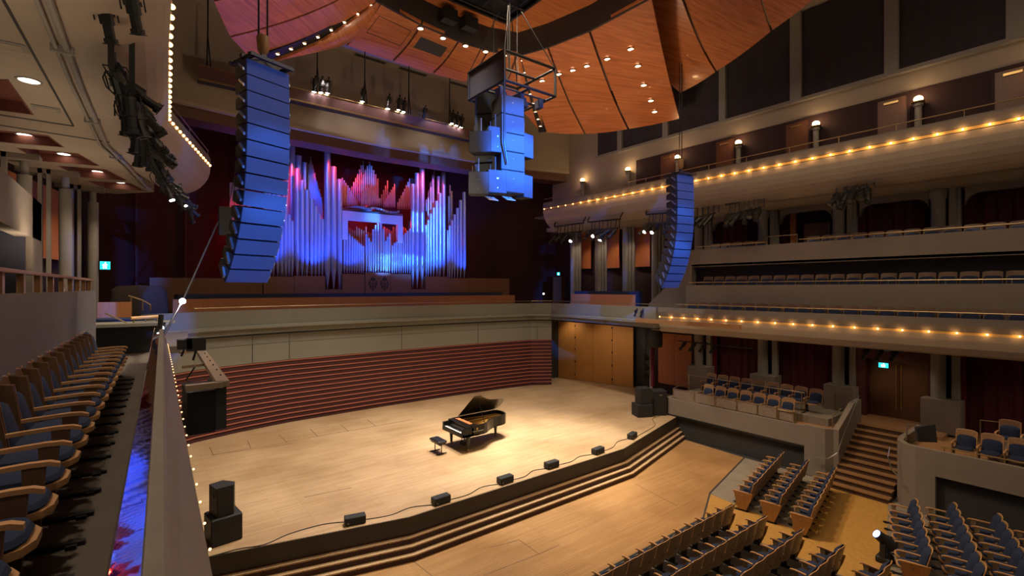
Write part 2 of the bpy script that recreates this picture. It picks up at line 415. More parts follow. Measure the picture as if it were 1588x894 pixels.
# ---- proscenium fascia, soffit beam, ceiling
PF = [(-4,23.6,0),(1.0,24.15,0),(4.5,24.7,0),(10.6,24.95,0),(16.5,24.6,0),(20.5,23.95,0),(23.2,23.3,0)]
w = MB().sweep(PF, [(0,14.05),(0,18.4),(.3,18.4),(.3,14.05)])
struct(w, 'wall_proscenium', plaster)
w = MB().sweep(PF, [(-.03,13.98),(-.03,14.1),(.5,14.1),(.5,13.98)])
struct(w, 'trim_1', mat('trim_beige', (.42,.34,.26), .7))
w = MB().sweep(PF, [(.25,13.5),(.25,13.98),(1.4,13.98),(1.4,13.5)])
struct(w, 'trim_2', woodmat('beam_brown', (.13,.055,.03), (.1,.04,.022), (2,20,20), .6))
w = MB().prism([(-6,-6),(24,-6),(24,25.6),(-6,25.6)], 18.35, 18.6)
struct(w, 'ceiling', plaster)
for i, (u0, v0, u1, v1) in enumerate(((558,84,592,97),(625,105,656,116),(706,128,728,136))):
    a = on_z(u0, v0, 18.35); b_ = on_z(u1, v1, 18.35)
    m = (a+b_)/2
    o = thing('ceiling_vent', ['leftmost','middle','rightmost'][i]+' slim dark air vent in the beige ceiling above the lighting pipe', 'vent', (m.x, m.y, 18.33), 0)
    part(MB().box(m.x-.85, m.x+.85, m.y-.16, m.y+.16, 18.32, 18.352), 'vent_frame', plaster_grey, o)
    part(MB().box(m.x-.8, m.x+.8, m.y-.12, m.y+.12, 18.30, 18.325), 'grille', dark_grey, o)
# ---- balcony tiers
def tier_face(path, name, side):
    """top tier: parapet, bulb channel, hollow plaster face"""
    p = MB().sweep(path, [(.0,11.42),(.02,11.72),(.06,11.78),(.22,11.78),(.26,11.0),(.3,10.9),(.2,11.42)])
    struct(p, 'tier_parapet', parapet_m)
    prof = []
    for k in range(9):
        t = k/8*PI/2
        prof.append((.02+1.25*(1-math.cos(t)), 11.28-1.18*math.sin(t)))
    inner = [(1.4,10.1),(1.4,10.5),(.6,11.28)]
    q = MB().sweep(path, prof+inner)
    struct(q, 'tier_face', plaster, smooth=False)
RT = [(20.6,23.3,0),(20.85,18,0),(20.8,14,0),(20.8,-4,0)]
LT = [(.16,-4,0),(.40,6,0),(.54,12,0),(.78,17.8,0),(1.6,20.65,0),(2.45,23.6,0)]
tier_face(RT, 'right', 1); tier_face(LT, 'left', -1)
# bulb channels of the two top tiers and of the right loge
def bulb_strip(path, z, label, spacing, root_name='bulb_strip', depth=.1, channel=None, r=.035, group=None, light=None, jitter=True):
    P = [Vector(p) for p in path]
    o = thing(root_name, label, 'light strip', (P[len(P)//2].x, P[len(P)//2].y, z-.07), group=group)
    part(MB().sweep(path, [(.02,z-.05),(.02,z+.05),(depth,z+.05),(depth,z-.05)]), 'channel', channel or gold_paint, o)
    bl = MB().ball((0,0,0), r, 8).build('bulb', warm_bulb, None, True)
    first = True; dist = 0; pts = []
    for i in range(len(P)-1):
        a, b = P[i], P[i+1]; L = (b-a).length; d = (b-a)/L
        while dist < L:
            p = a+d*dist; pts.append((p.x, p.y)); dist += spacing
        dist -= L
    inv = wm(o).inverted()
    pts = pts[:100]
    for (x, y) in pts:
        b = bl if first else bl.copy()
        if not first: COL.objects.link(b)
        first = False
        b.parent = o; b.location = inv @ Vector((x, y, z))
    return o
bulb_strip([(20.62,23.2,0),(20.86,18,0),(20.81,14,0),(20.81,.5,0)], 11.36, 'string of warm bulbs in a brass channel along the right top balcony', .62)
bulb_strip(LT[1:], 11.36, 'string of warm bulbs under the edge of the left top balcony', .42, r=.05)
# right soffit under the top tier and floor of the top tier
w = MB().prism([(22.0,23.4),(22.1,-4),(26,-4),(26,24.5),(22,24.5)], 10.1, 10.35)
sof_r = struct(w, 'ceiling_right_tier', plaster)
w = MB().prism([(20.95,23.2),(21.0,-4),(26,-4),(26,24.5),(20.95,24.5)], 10.9, 11.0)
struct(w, 'top_tier_floor', loge_floor)
# left soffit, with coffers cut into it
w = MB().prism([(-1.0,-3),(-.92,8.6),(-.85,12),(-.55,17.6),(.55,23.8),(-.6,25.2),(-12,25.2),(-12,-3)], 10.1, 10.5)
sof = struct(w, 'ceiling_left_tier', plaster)
coffers = [[(-30,122),(12.6,123),(53,179),(-30,168)], [(-30,199),(75,210),(100,229),(-30,218)],
           [(24,229),(121,238),(156,258),(60,250)], [(88,257),(164,263),(199,281),(123,275)], [(136,281),(201,284),(229,297),(160,292)]]
cut = MB()
for q in coffers:
    pl = [tuple(on_z(u, v, 10.1))[:2] for u, v in q]
    cut.prism(pl, 9.9, 10.45)
co = cut.build('coffer_cutter', maroon_coffer)
md = sof.modifiers.new('b', 'BOOLEAN'); md.object = co; md.operation = 'DIFFERENCE'; md.solver = 'EXACT'
dg = bpy.context.evaluated_depsgraph_get()
nm = bpy.data.meshes.new_from_object(sof.evaluated_get(dg)); sof.modifiers.clear(); sof.data = nm
bpy.data.objects.remove(co)
for i, q in enumerate(coffers):
    pl = [on_z(u, v, 10.1) for u, v in q]; c = sum(pl, Vector())/4
    pin = [tuple((p+(c-p)*.02))[:2] for p in pl]
    m = MB(); n = 4
    m.prism(pin, 10.34, 10.44)
    for k in range(4):
        a, b = Vector(pin[k]).to_3d(), Vector(pin[(k+1) % 4]).to_3d(); d = (b-a).normalized(); nn = Vector((-d.y, d.x, 0))
        if nn.dot(c-a) < 0: nn = -nn
        m.add([(a.x,a.y,10.101),(b.x,b.y,10.101),(b.x,b.y,10.4),(a.x,a.y,10.4),(a.x+nn.x*.03,a.y+nn.y*.03,10.101),(b.x+nn.x*.03,b.y+nn.y*.03,10.101),(b.x+nn.x*.03,b.y+nn.y*.03,10.4),(a.x+nn.x*.03,a.y+nn.y*.03,10.4)],
              [(0,1,2,3),(4,7,6,5),(0,4,5,1),(1,5,6,2),(2,6,7,3),(3,7,4,0)])
    struct(m, 'ceiling_coffer', maroon_coffer)
# joints, vents and downlights of the left soffit
s = MB()
def zline(u0, v0, u1, v1, z, wd=.02):
    a = on_z(u0, v0, z); b = on_z(u1, v1, z); d = (b-a).normalized(); n = Vector((-d.y, d.x, 0))*wd
    s.add([a+n, b+n, b-n, a-n, a+n+V(0,0,.01), b+n+V(0,0,.01), b-n+V(0,0,.01), a-n+V(0,0,.01)], [(0,1,2,3),(7,6,5,4),(0,4,5,1),(1,5,6,2),(2,6,7,3),(3,7,4,0)])
zline(5,0,114,196,10.095); zline(-10,177,114,196,10.095, .05); zline(-10,193,170,221,10.095, .05)
struct(s, 'ceiling_joints', dark_grey)
LD = [((45,125), .15), ((38,209), .15), ((99,239), .15), ((151,266), .15), ((186,283), .15)]
near = ['nearest','second nearest','middle','second farthest','farthest']
for i, ((u, v), r) in enumerate(LD):
    z = 10.1 if i == 0 else 10.33
    p = on_z(u, v, z)
    o = thing('downlight', near[i]+' round recessed downlight in the left balcony soffit', 'ceiling light', (p.x, p.y, z-.02), group='downlights in the left soffit')
    part(MB().lathe((p.x,p.y,z-.012), [(.15,0),(.19,0),(.19,.02),(.15,.02),(.15,0)], 16), 'trim_ring', plaster_grey, o)
    part(MB().cyl((p.x,p.y,z-.004), (p.x,p.y,z+.01), .15, n=16), 'diffuser', down_glow, o)
for i, (u, v, w_, l_) in enumerate(((15,70,.16,.2),(72,168,.16,.22))):
    p = on_z(u, v, 10.1)
    o = thing('ceiling_vent', ['nearer','farther'][i]+' flush rectangular grille in the left beige soffit', 'vent', (p.x, p.y, 10.08))
    part(MB().box(p.x-l_, p.x+l_, p.y-w_, p.y+w_, 10.08, 10.101), 'vent_frame', plaster_grey, o)
    part(MB().box(p.x-l_+.06, p.x+l_-.06, p.y-w_+.06, p.y+w_-.06, 10.07, 10.081), 'grille', plaster, o)
# conduit pipes along the lip of the left soffit
o = thing('conduit_pipe', 'pair of painted conduit pipes running along the left balcony soffit', 'pipe', (-.8, 12, 10.0))
cp = [(-.93,5,10.04),(-.9,8.6,10.04),(-.82,12,10.04),(-.62,16.6,10.04),(-.2,19,10.04),(.35,22.8,10.04)]
part(MB().tube(cp, .045), 'pipe', plaster_grey, o)
part(MB().tube([(x-.13, y, z) for x, y, z in cp], .03), 'pipe', plaster_grey, o)
cl = MB()
for k in range(6):
    a, b = Vector(cp[min(k,4)]), Vector(cp[min(k,4)+1]); p = (a+b)/2 if k < 5 else b
    part(MB().box(p.x-.2, p.x+.08, p.y-.03, p.y+.03, 9.98, 10.1), 'pipe_clamp', plaster_grey, o)
# ---- right wall above the top tier
w = MB().box(23.0, 23.4, -6, 25.0, 10.95, 18.4)
struct(w, 'wall_right', plaster)
s = MB().box(22.96, 23.01, -6, 17.8, 11.0, 13.72)
struct(s, 'wall_right_dado', maroon_dk)
fins = [20.9, 18.85, 15.7, 12.45, 9.1, 5.7, 2.4, -.9]
nm_ord = ['farthest','second farthest','third farthest','fourth farthest','fifth farthest','fourth nearest', 'third nearest', 'second nearest']
zb = 14.45
for i, y in enumerate(fins[1:], 1):
    wd = .16 if i < 4 else .22
    struct(MB().box(22.72, 23.0, y-wd, y+wd, zb, 18.35), 'wall_pilaster', plaster_grey)
for i in range(len(fins)-1):
    y1, y0 = fins[i]-.2, fins[i+1]+.2
    def fn(u, v, y0=y0, y1=y1): return (22.86+.035*math.sin(u*(y1-y0)*9), y0+u*(y1-y0), zb+.12+v*(18.2-zb))
    o = thing('wall_banner', 'dark acoustic banner hanging on the right wall, '+ORD[i]+' counted from the stage', 'curtain', (22.9, (y0+y1)/2, zb), group='acoustic banners on the right wall')
    part(MB().grid(fn, 48, 2, (.03,0,0)), 'cloth', banner_m, o, True)
    part(MB().box(22.74, 22.99, y0-.08, y1+.08, zb-.02, zb+.12), 'sill', plaster_grey, o)
# doors and sconces of the top tier
for i, y in enumerate((15.65, 12.4, 9.1, 5.72, 2.45)):
    lab = ['farthest','second farthest','middle','second nearest','nearest'][i]
    d = MB().box(22.9, 22.97, y-.5, y+.5, 11.0, 13.62)
    d = struct(MB().box(22.925, 22.965, y-.46, y+.46, 11.0, 13.58), 'door_%d' % (i+1), door_brown)
    fr = MB()
    for (a, b, c, e) in ((y-.56,y-.46,11,13.7),(y+.46,y+.56,11,13.7),(y-.46,y+.46,13.58,13.7)): fr.box(22.89,22.97,a,b,c,e)
    struct(fr, 'door_frame', maroon_dk, parent=d)
    struct(MB().box(22.88,22.93,y-.44,y-.3,11.75,12.15), 'push_plate', mat('brass_plate', (.6,.32,.12), .35, .4), parent=d)
    struct(MB().box(22.87,22.93,y-.2,y+.25,13.38,13.46), 'door_closer', brass, parent=d)
for i, y in enumerate((21.9, 18.25, 14.95, 11.65, 8.3, 4.9, 1.55)):
    x = 22.78
    o = thing('sconce_lamp', 'glowing round lamp on a beige post along the right top balcony, '+ORD[i]+' from the stage', 'lamp', (x, y, 11.0), group='post lamps on the top balcony')
    part(MB().lathe((x,y,11.0), [(.15,0),(.15,.1),(.11,.14),(.11,1.98),(.15,2.02),(.15,2.1)], 14), 'post', plaster_grey, o, True)
    part(MB().lathe((x,y,13.1), [(.1,0),(.2,.05),(.2,.08),(.05,.08)], 14), 'collar', brass, o, True)
    part(MB().ball((x,y,13.28), .145, 14, .8), 'globe', sconce_glow, o, True)
o = thing('balcony_rail', 'thin brass handrail along the right top balcony parapet', 'handrail', (20.9, 10, 11.78))
part(MB().tube([(x+.1, y, 12.0) for x, y, _ in RT], .02), 'top_rail', brass_dk, o)
for k in range(13):
    y = 22.6-k*1.75; part(MB().cyl((20.93,y,11.77),(20.93,y,12.0),.012,n=6), 'rail_post', brass_dk, o)
o = thing('balcony_rail', 'thin metal handrail on the left top balcony edge over the far end', 'handrail', (1.5, 21, 11.78))
part(MB().tube([(x-.1, y, 12.0) for x, y, _ in LT[3:]], .018), 'top_rail', steel, o)
for k in range(3):
    a = Vector(LT[3+k]); part(MB().cyl((a.x-.1,a.y+.05,11.77),(a.x-.1,a.y+.05,12.0),.012,n=6), 'rail_post', steel, o)
# ---- right mid tier (z 7.4 - 8.25)
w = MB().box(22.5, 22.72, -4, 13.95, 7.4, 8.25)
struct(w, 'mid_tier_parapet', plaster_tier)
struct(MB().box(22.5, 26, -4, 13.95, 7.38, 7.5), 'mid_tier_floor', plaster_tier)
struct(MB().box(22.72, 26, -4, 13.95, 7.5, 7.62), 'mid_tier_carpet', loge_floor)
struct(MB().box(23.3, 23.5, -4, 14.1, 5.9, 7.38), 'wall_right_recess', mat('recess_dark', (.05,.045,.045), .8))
# stair wall closing the tier at the stage end
w = MB(); w.add([(22.5,13.95,8.25),(22.5,13.95,4.9),(22.5,16.6,4.9),(22.5,16.6,5.4),(22.5,14.6,7.1),(22.9,13.95,8.25),(22.9,13.95,4.9),(22.9,16.6,4.9),(22.9,16.6,5.4),(22.9,14.6,7.1)],
    [(0,1,2,3,4),(9,8,7,6,5),(0,5,6,1),(1,6,7,2),(2,7,8,3),(3,8,9,4),(4,9,5,0)])
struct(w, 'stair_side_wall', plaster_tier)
o = thing('balcony_rail', 'brass handrail in front of the right middle balcony seats', 'handrail', (22.6, 6, 8.25))
for (a, b) in ((13.8, 10.25), (8.9, -3)):
    part(MB().tube([(22.6,a,8.4),(22.6,b,8.4)], .02), 'top_rail', brass_dk, o)
for k in range(9): part(MB().cyl((22.6,13.7-k*1.5,8.24),(22.6,13.7-k*1.5,8.4),.012,n=6), 'rail_post', brass_dk, o)
part(MB().tube([(22.55,10.2,8.25),(22.55,10.2,8.62),(22.55,8.95,8.62),(22.55,8.95,8.25)], .022), 'gate_rail', brass_dk, o)
# ---- right loge (z 4.1 - 5.32), second row wall to 6.44
RL = [(20.85,14.9,0),(20.8,13.5,0),(20.8,-4,0)]
w = MB().sweep(RL, [(.0,4.9),(-.03,5.1),(.0,5.3),(.18,5.32),(.24,4.6),(.24,4.55),(.06,4.86)])
struct(w, 'loge_parapet', parapet_m)
prof = [(.02,4.80),(.05,4.6),(.12,4.35),(.25,4.15),(.4,4.08),(.6,4.08),(.6,4.55),(.2,4.80)]
struct(MB().sweep(RL, prof), 'loge_face', plaster)
struct(MB().prism([(21.2,-4),(26,-4),(26,15.6),(24.6,15.6),(21.4,15.6)], 4.1, 4.25), 'ceiling_loge_soffit', plaster)
struct(MB().prism([(21.0,-4),(26,-4),(26,15.6),(21.0,15.6)], 4.5, 4.66), 'loge_floor', loge_floor)
bulb_strip([(20.84,14.7,0),(20.8,13.5,0),(20.8,.4,0)], 4.85, 'string of warm bulbs in a yellow lit channel along the right loge front', .7, r=.03)
struct(MB().box(21.9, 22.1, -4, 13.9, 4.66, 6.44), 'second_row_wall', plaster_tier)
struct(MB().box(22.1, 23.3, -4, 13.9, 5.85, 5.98), 'second_row_floor', loge_floor)
for (x, zt, z0, lab) in ((20.9, 5.5, 5.31, 'lower'), (22.0, 6.58, 6.43, 'upper')):
    o = thing('balcony_rail', 'brass handrail with posts on the '+lab+' row wall of the right loge', 'handrail', (x, 6, z0))
    part(MB().tube([(x,13.8,zt),(x,-3,zt)], .02), 'top_rail', brass_dk, o)
    for k in range(9): part(MB().cyl((x,13.6-k*1.6,z0),(x,13.6-k*1.6,zt),.013,n=6), 'rail_post', brass_dk, o)
# ---- columns, arches, curtains of the right wall behind the tiers
struct(MB().box(25.7, 26, -6, 24.8, -1.1, 11), 'wall_right_lower', maroon_dk)
cy = [14.7, 11.25, 8.0, 4.65, 1.35]
for y in cy:
    w = MB().lathe((24.4,y,7.6), [(.22,0),(.22,2.1),(.27,2.2),(.27,2.52)], 18); w.box(24.55,24.75,y-.62,y-.36,7.6,10.1); w.box(24.45,24.6,y-.5,y-.3,7.6,10.1)
    struct(w, 'column', plaster_grey, True)
    w = MB().lathe((24.4,y,2.0), [(.23,0),(.23,1.85),(.28,1.9),(.28,2.12)], 18); w.box(24.55,24.75,y-.6,y-.36,2.0,4.1)
    struct(w, 'column', plaster_grey, True)
    struct(MB().box(24.0,24.8,y-.7,y+.45,.8,2.05), 'column_plinth', plaster_tier)
# spandrels with rounded corners above the openings
for i in range(len(cy)):
    y1 = cy[i]-.75; y0 = (cy[i+1]+.3) if i < 4 else -2
    if i == 1: pass
    R = .45; zt = 9.85; w = MB()
    pts = [(y0,10.12)]+[(y0+R-R*math.cos(t*PI/12), zt-R+R*math.sin(t*PI/12)) for t in range(7)]+[(y1-R+R*math.sin(t*PI/12), zt-R+R*math.cos(t*PI/12)) for t in range(7)]+[(y1,10.12)]
    n = len(pts); vs = [(24.5,a,b) for a,b in pts]+[(24.75,a,b) for a,b in pts]
    w.add(vs, [tuple(range(n)), tuple(range(2*n-1, n-1, -1))]+[(k,(k+1)%n,n+(k+1)%n,n+k) for k in range(n)])
    struct(w, 'arch_spandrel', plaster_tier)
def curtain(x, y0, y1, z0, z1, label, cat='curtain', m=None, amp=.06, freq=14, group=None, axis='y'):
    def fn(u, v):
        q = y0+u*(y1-y0); a = amp*math.sin(q*freq)+amp*.4*math.sin(q*freq*2.3)
        return (x+a, q, z0+v*(z1-z0)) if axis == 'y' else (q, x+a, z0+v*(z1-z0))
    mb = MB().grid(fn, max(12, int(abs(y1-y0)*freq*1.3)), 1, (.02,0,0) if axis == 'y' else (0,.02,0))
    return single(mb, 'curtain', m or curtain_m, label, cat, group, True)
curtain(25.3, 11.7, 14.2, 7.62, 10.0, 'maroon curtain behind the middle balcony, nearest to the stage')
curtain(25.3, 10.3, 11.0, 7.62, 10.0, 'narrow maroon curtain left of the lit middle balcony doorway')
curtain(25.3, 5.2, 7.6, 7.62, 10.0, 'maroon curtain behind the middle balcony, right of the lit doorway')
curtain(25.3, -.5, 4.2, 7.62, 10.0, 'wide maroon curtain at the right edge behind the middle balcony')
d = struct(MB().box(25.2, 25.3, 8.6, 9.7, 7.62, 9.35), 'door_6', door_brown)
struct(MB().box(25.15, 25.24, 10.05, 10.3, 7.62, 10.1), 'door_post', orange_panel)
curtain(25.3, 11.6, 14.0, .85, 4.08, 'maroon curtain behind the stage-side box seats, nearest to the stage')
curtain(25.3, 8.3, 11.0, .85, 4.08, 'maroon curtain between the two box columns left of the double doors')
curtain(25.3, .0, 4.2, .85, 4.08, 'dark maroon curtain behind the box seats at the right edge')
curtain(25.0, 3.95, 4.3, .85, 4.08, 'narrow bright crimson curtain edge right of the column by the double doors', m=mat('crimson_velvet', (.22,.008,.02), .9), amp=.03)
curtain(25.0, 14.0, 14.3, .85, 4.08, 'narrow bright crimson curtain edge beside the first box column', m=mat('crimson_velvet', (.22,.008,.02), .9), amp=.03)
# side wall of the choir terrace with columns and orange panels
CT = [(23.4,23.4),(23.7,21.4),(24.05,19.45),(24.4,17.55)]
for i, (x, y) in enumerate(CT):
    w = MB().lathe((x,y,4.6), [(.19,0),(.19,5.4),(.21,5.45),(.21,5.55)], 18); w.box(x+.08,x+.2,y-.3,y-.18,4.6,10.1); w.box(x+.2,x+.32,y-.46,y-.34,4.6,10.1)
    struct(w, 'column', plaster_grey, True)
W2 = [(24.3,25.5,0),(24.6,22,0),(25.2,17,0),(25.4,14.3,0)]
struct(MB().sweep(W2, [(0,4.5),(0,10.2),(.2,10.2),(.2,4.5)]), 'wall_terrace_right', maroon_dk)
for i, (u0, u1, v0, v1) in enumerate(((895,916,362,419),(939,960,358,418),(985,1008,354,416),(1035,1052,352,412))):
    x = (24.27,24.52,24.78,25.02)[i]; a = on_x(u0, v0, x); b = on_x(u1, v1, x)
    lab = ['leftmost','second from left','third from left','rightmost'][i]
    pt = MB().box(x, x+.08, b.y, a.y, b.z+.1, a.z)
    struct(pt, 'orange_wall_panel', orange_panel)
# left wall
CL = [(-1.3,24.2),(-1.85,21.6),(-2.55,19.6),(-3.1,17.4)]
for i, (x, y) in enumerate(CL):
    w = MB().lathe((x,y,4.6), [(.165,0),(.165,4.95),(.1,4.96),(.1,5.5)], 18); w.box(x-.42,x-.32,y-.35,y-.1,4.6,10.1); w.box(x-.62,x-.52,y-.35,y-.1,4.6,10.1)
    struct(w, 'column', plaster_grey, True)
W3 = [(-7,14,0),(-4.0,17.0,0),(-2.9,21.6,0),(-2.1,24.8,0),(-1.5,25.2,0)]
struct(MB().sweep(W3, [(0,4.5),(0,10.2),(.2,10.2),(.2,4.5)]), 'wall_terrace_left', maroon_dk)
for i, (c0, c1) in enumerate((((-3.4,18.9),(-2.95,21.1)), ((-2.8,21.5),(-2.25,23.9)), ((-4.6,16.2),(-3.75,17.9)))):
    a, b = V(*c0, 0), V(*c1, 0)
    struct(MB().sweep([a+V(.16,0,0), b+V(.16,0,0)], [(0,7.3),(0,9.75),(.05,9.75),(.05,7.3)]), 'orange_wall_panel', orange_panel)
# crossbeams between the left columns and the soffit
for (x, y) in CL[:3]:
    struct(MB().box(x-1.4, x+.35, y-.35, y+.25, 9.95, 10.12), 'soffit_beam', plaster_tier)
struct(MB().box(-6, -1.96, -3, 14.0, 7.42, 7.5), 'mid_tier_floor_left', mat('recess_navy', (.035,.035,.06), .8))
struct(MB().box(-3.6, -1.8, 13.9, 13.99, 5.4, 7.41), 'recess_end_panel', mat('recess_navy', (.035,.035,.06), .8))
struct(MB().box(-1.95, -1.7, -3, 15.2, 7.35, 8.2), 'mid_tier_parapet_left', plaster_tier)
struct(MB().box(-3.6, -1.7, 14.0, 15.2, 5.4, 8.2), 'mid_tier_end_wall', plaster_tier)
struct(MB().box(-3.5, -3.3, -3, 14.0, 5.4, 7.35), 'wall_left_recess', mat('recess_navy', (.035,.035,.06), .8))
struct(MB().box(-12.2, -12, -3, 25.2, 4, 11), 'wall_left', maroon_dk)
# ---- left loge: floor, wall behind the seats, parapet
def lx(x0, y): return x0+.034*y
w = MB().prism([(lx(-1.25,-2),-2),(lx(0,-2),-2),(lx(0.02,17.2),17.2),(lx(-1.25,17.2),17.2)], 4.3, 4.5)
struct(w, 'loge_floor_left', loge_floor)
w = MB().prism([(lx(-1.25,-2)-.12,-2),(lx(-1.25,-2)+.02,-2),(lx(-1.25,14.6)+.02,14.6),(lx(-1.25,14.6)-.12,14.6)], 4.5, 6.24)
struct(w, 'wall_loge_left', parapet_m)
struct(MB().prism([(-3.6,-2),(lx(-1.25,-2)-.1,-2),(lx(-1.25,14.6)-.1,14.6),(-3.6,14.6)], 5.35, 5.5), 'second_row_floor_left', loge_floor)
LPy = [-1.5, 1, 4, 7, 10, 13.0]
pp = MB()
# top ledge slopes down and outwards; vertical inner lip; outer face with a hollow below the bulbs
secs = []
for y in LPy+[14.6]:
    xi = -.03+.034*y; xo = .17+.026*y
    if y > 14: xi += .02; xo = xi+.05
    secs.append([(xi-.02,y,5.385),(xi+.035,y,5.40),(xi+.05,y,5.385),(xo-.03,y,5.26),(xo,y,5.22),(xo+.02,y,4.9),(xo-.1,y,4.82),(xo-.1,y,4.7),(xo-.25,y,4.2),(xi-.12,y,4.2),(xi-.06,y,4.6)])
m_ = len(secs[0]); vs = [p for s_ in secs for p in s_]; fs = []
for i in range(len(secs)-1):
    for j in range(m_): fs.append((i*m_+j, i*m_+(j+1)%m_, (i+1)*m_+(j+1)%m_, (i+1)*m_+j))
fs += [tuple(range(m_-1,-1,-1)), tuple((len(secs)-1)*m_+j for j in range(m_))]
pp.add(vs, fs); struct(pp, 'loge_parapet_left', mat('parapet_ledge', (.20,.165,.135), .6, var=.18, vscale=5, bump=.3, bscale=120))
# tilted polished strip on the inside of the parapet
ps = MB(); secs = []
for y in [-1.5,1,2,3,4,5,6,7,8,9,10,11,12,13]:
    xr = -.045+.034*y; w_ = .085
    secs.append([(xr,y,5.375),(xr-w_,y,5.375+w_*.78),(xr-w_-.008,y,5.37+w_*.78),(xr-.008,y,5.36)])
vs = [p for s_ in secs for p in s_]; fs = []
for i in range(len(secs)-1):
    for j in range(4): fs.append((i*4+j, i*4+(j+1)%4, (i+1)*4+(j+1)%4, (i+1)*4+j))
fs += [(3,2,1,0), tuple((len(secs)-1)*4+j for j in range(4))]
ps.add(vs, fs)
single(ps, 'parapet_glass_strip', mat('polished_strip', (.8,.8,.85), .03, 1.0, bump=.10, bscale=1.6), 'tilted polished strip along the left parapet mirroring the blue and red organ', 'trim')
o = bulb_strip([(.215+.026*y,y,0) for y in (1.5,4,7,10,14)], 5.0, 'row of small bulbs on the outer side of the left loge parapet', .33, depth=.03, r=.007, channel=parapet_m)
# end wall of the loge
struct(MB().box(-.85, .55, 16.9, 17.1, 4.5, 5.3), 'loge_end_wall', dark_grey)
struct(MB().prism([(-.9,16.2),(.62,16.2),(.9,17.3),(-.9,17.3)], 5.28, 5.36), 'loge_end_ledge', grey_panel2)
struct(MB().prism([(-1.4,17.1),(1.2,17.1),(1.6,22.9),(.2,22.5),(-1.3,20.7),(-4,19.5),(-4,17.1)], 4.4, 4.6), 'terrace_floor_left', loge_floor)
# ---- right boxes, stairs, landing
SX0 = 20.0
def rounded(x, y, r, a0, a1, n=8): return [(x+r*math.cos(a0+(a1-a0)*k/n), y+r*math.sin(a0+(a1-a0)*k/n)) for k in range(n+1)]
# box one : front x=20.8, from y 14.2 down to 7.95, rounded corner into the stair
b1 = [(20.8,14.25,0),(20.8,8.0,0),(20.72,7.6,0),(20.75,7.25,0),(21.0,6.98,0),(21.5,6.9,0),(23.4,6.9,0)]
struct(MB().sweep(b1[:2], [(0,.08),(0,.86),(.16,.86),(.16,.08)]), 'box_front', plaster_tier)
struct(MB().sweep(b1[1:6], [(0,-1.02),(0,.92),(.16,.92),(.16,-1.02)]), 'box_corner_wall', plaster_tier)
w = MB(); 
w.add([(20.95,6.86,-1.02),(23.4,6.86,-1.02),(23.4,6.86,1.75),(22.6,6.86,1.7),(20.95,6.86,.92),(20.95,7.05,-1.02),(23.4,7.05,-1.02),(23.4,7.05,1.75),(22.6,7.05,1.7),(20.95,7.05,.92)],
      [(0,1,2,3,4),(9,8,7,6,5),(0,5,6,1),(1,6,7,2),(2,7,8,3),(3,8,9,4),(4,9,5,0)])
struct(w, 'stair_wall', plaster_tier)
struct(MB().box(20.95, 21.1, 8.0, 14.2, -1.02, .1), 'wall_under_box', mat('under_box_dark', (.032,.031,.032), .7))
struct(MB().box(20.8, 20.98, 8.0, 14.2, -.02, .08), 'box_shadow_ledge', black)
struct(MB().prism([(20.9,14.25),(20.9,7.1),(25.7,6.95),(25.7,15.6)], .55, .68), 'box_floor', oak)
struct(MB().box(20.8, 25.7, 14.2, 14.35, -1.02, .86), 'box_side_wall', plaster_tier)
# stairs
SN = 11; rise = 1.87/SN; run = .285
sm = MB(); tr = []
for k in range(SN):
    x0 = 20.05+k*run; sm.box(x0+.03, 23.4, 5.1, 6.9, -1.02+k*rise, -1.02+(k+1)*rise-.03)
st_ = struct(sm, 'stairs', mat('stair_riser', (.06,.03,.018), .7))
# flared lowest steps
for k in range(SN):
    x0 = 20.05+k*run; y1 = 6.92+(.42 if k == 0 else .22 if k == 1 else 0)
    struct(MB().box(x0, x0+run+.06, 5.08, y1, -1.02+(k+1)*rise-.035, -1.02+(k+1)*rise), 'stair_tread', stair_oak, parent=st_)
struct(MB().box(20.1,20.5,6.9,7.3,-1.02,-.89), 'stair_base', mat('stair_riser', (.06,.03,.018), .7), parent=st_)
struct(MB().prism([(23.2,4.3),(25.7,4.3),(25.7,7.2),(23.2,7.2)], .72, .85), 'landing_floor', oak)
# double doors
dr = struct(MB().box(25.1,25.2,5.0,6.0,.85,3.3), 'door_7', door_brown); struct(MB().tube([(25.0,5.93,1.2),(25.0,5.93,3.1)], .02), 'door_handle', brass, parent=dr)
dr = struct(MB().box(25.1,25.2,6.02,7.05,.85,3.3), 'door_8', door_brown); struct(MB().tube([(25.0,6.1,1.2),(25.0,6.1,3.1)], .02), 'door_handle', brass, parent=dr)
fr = MB()
for (a,b,c,e) in ((4.72,5.0,.85,3.75),(7.05,7.45,.85,3.75),(5.0,7.05,3.3,3.75)): fr.box(24.6,25.25,a,b,c,e)
struct(fr, 'door_surround', maroon)
# box two
b2 = [(23.4,5.06,0),(21.2,5.06,0),(20.6,5.0,0),(20.2,4.75,0),(20.08,4.4,0),(20.08,3.9,0)]
struct(MB().sweep(b2, [(0,-1.02),(0,1.12),(.16,1.12),(.16,-1.02)]), 'box_corner_wall', plaster_tier)
struct(MB().sweep([(20.08,3.9,0),(20.08,-4,0)], [(0,.3),(0,1.12),(.16,1.12),(.16,.3)]), 'box_front', plaster_tier)
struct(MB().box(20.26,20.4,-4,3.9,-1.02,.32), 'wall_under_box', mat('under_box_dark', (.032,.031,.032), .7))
struct(MB().prism([(20.25,-4),(25.7,-4),(25.7,4.9),(20.6,4.9),(20.25,4.4)], .6, .72), 'box_floor', oak)
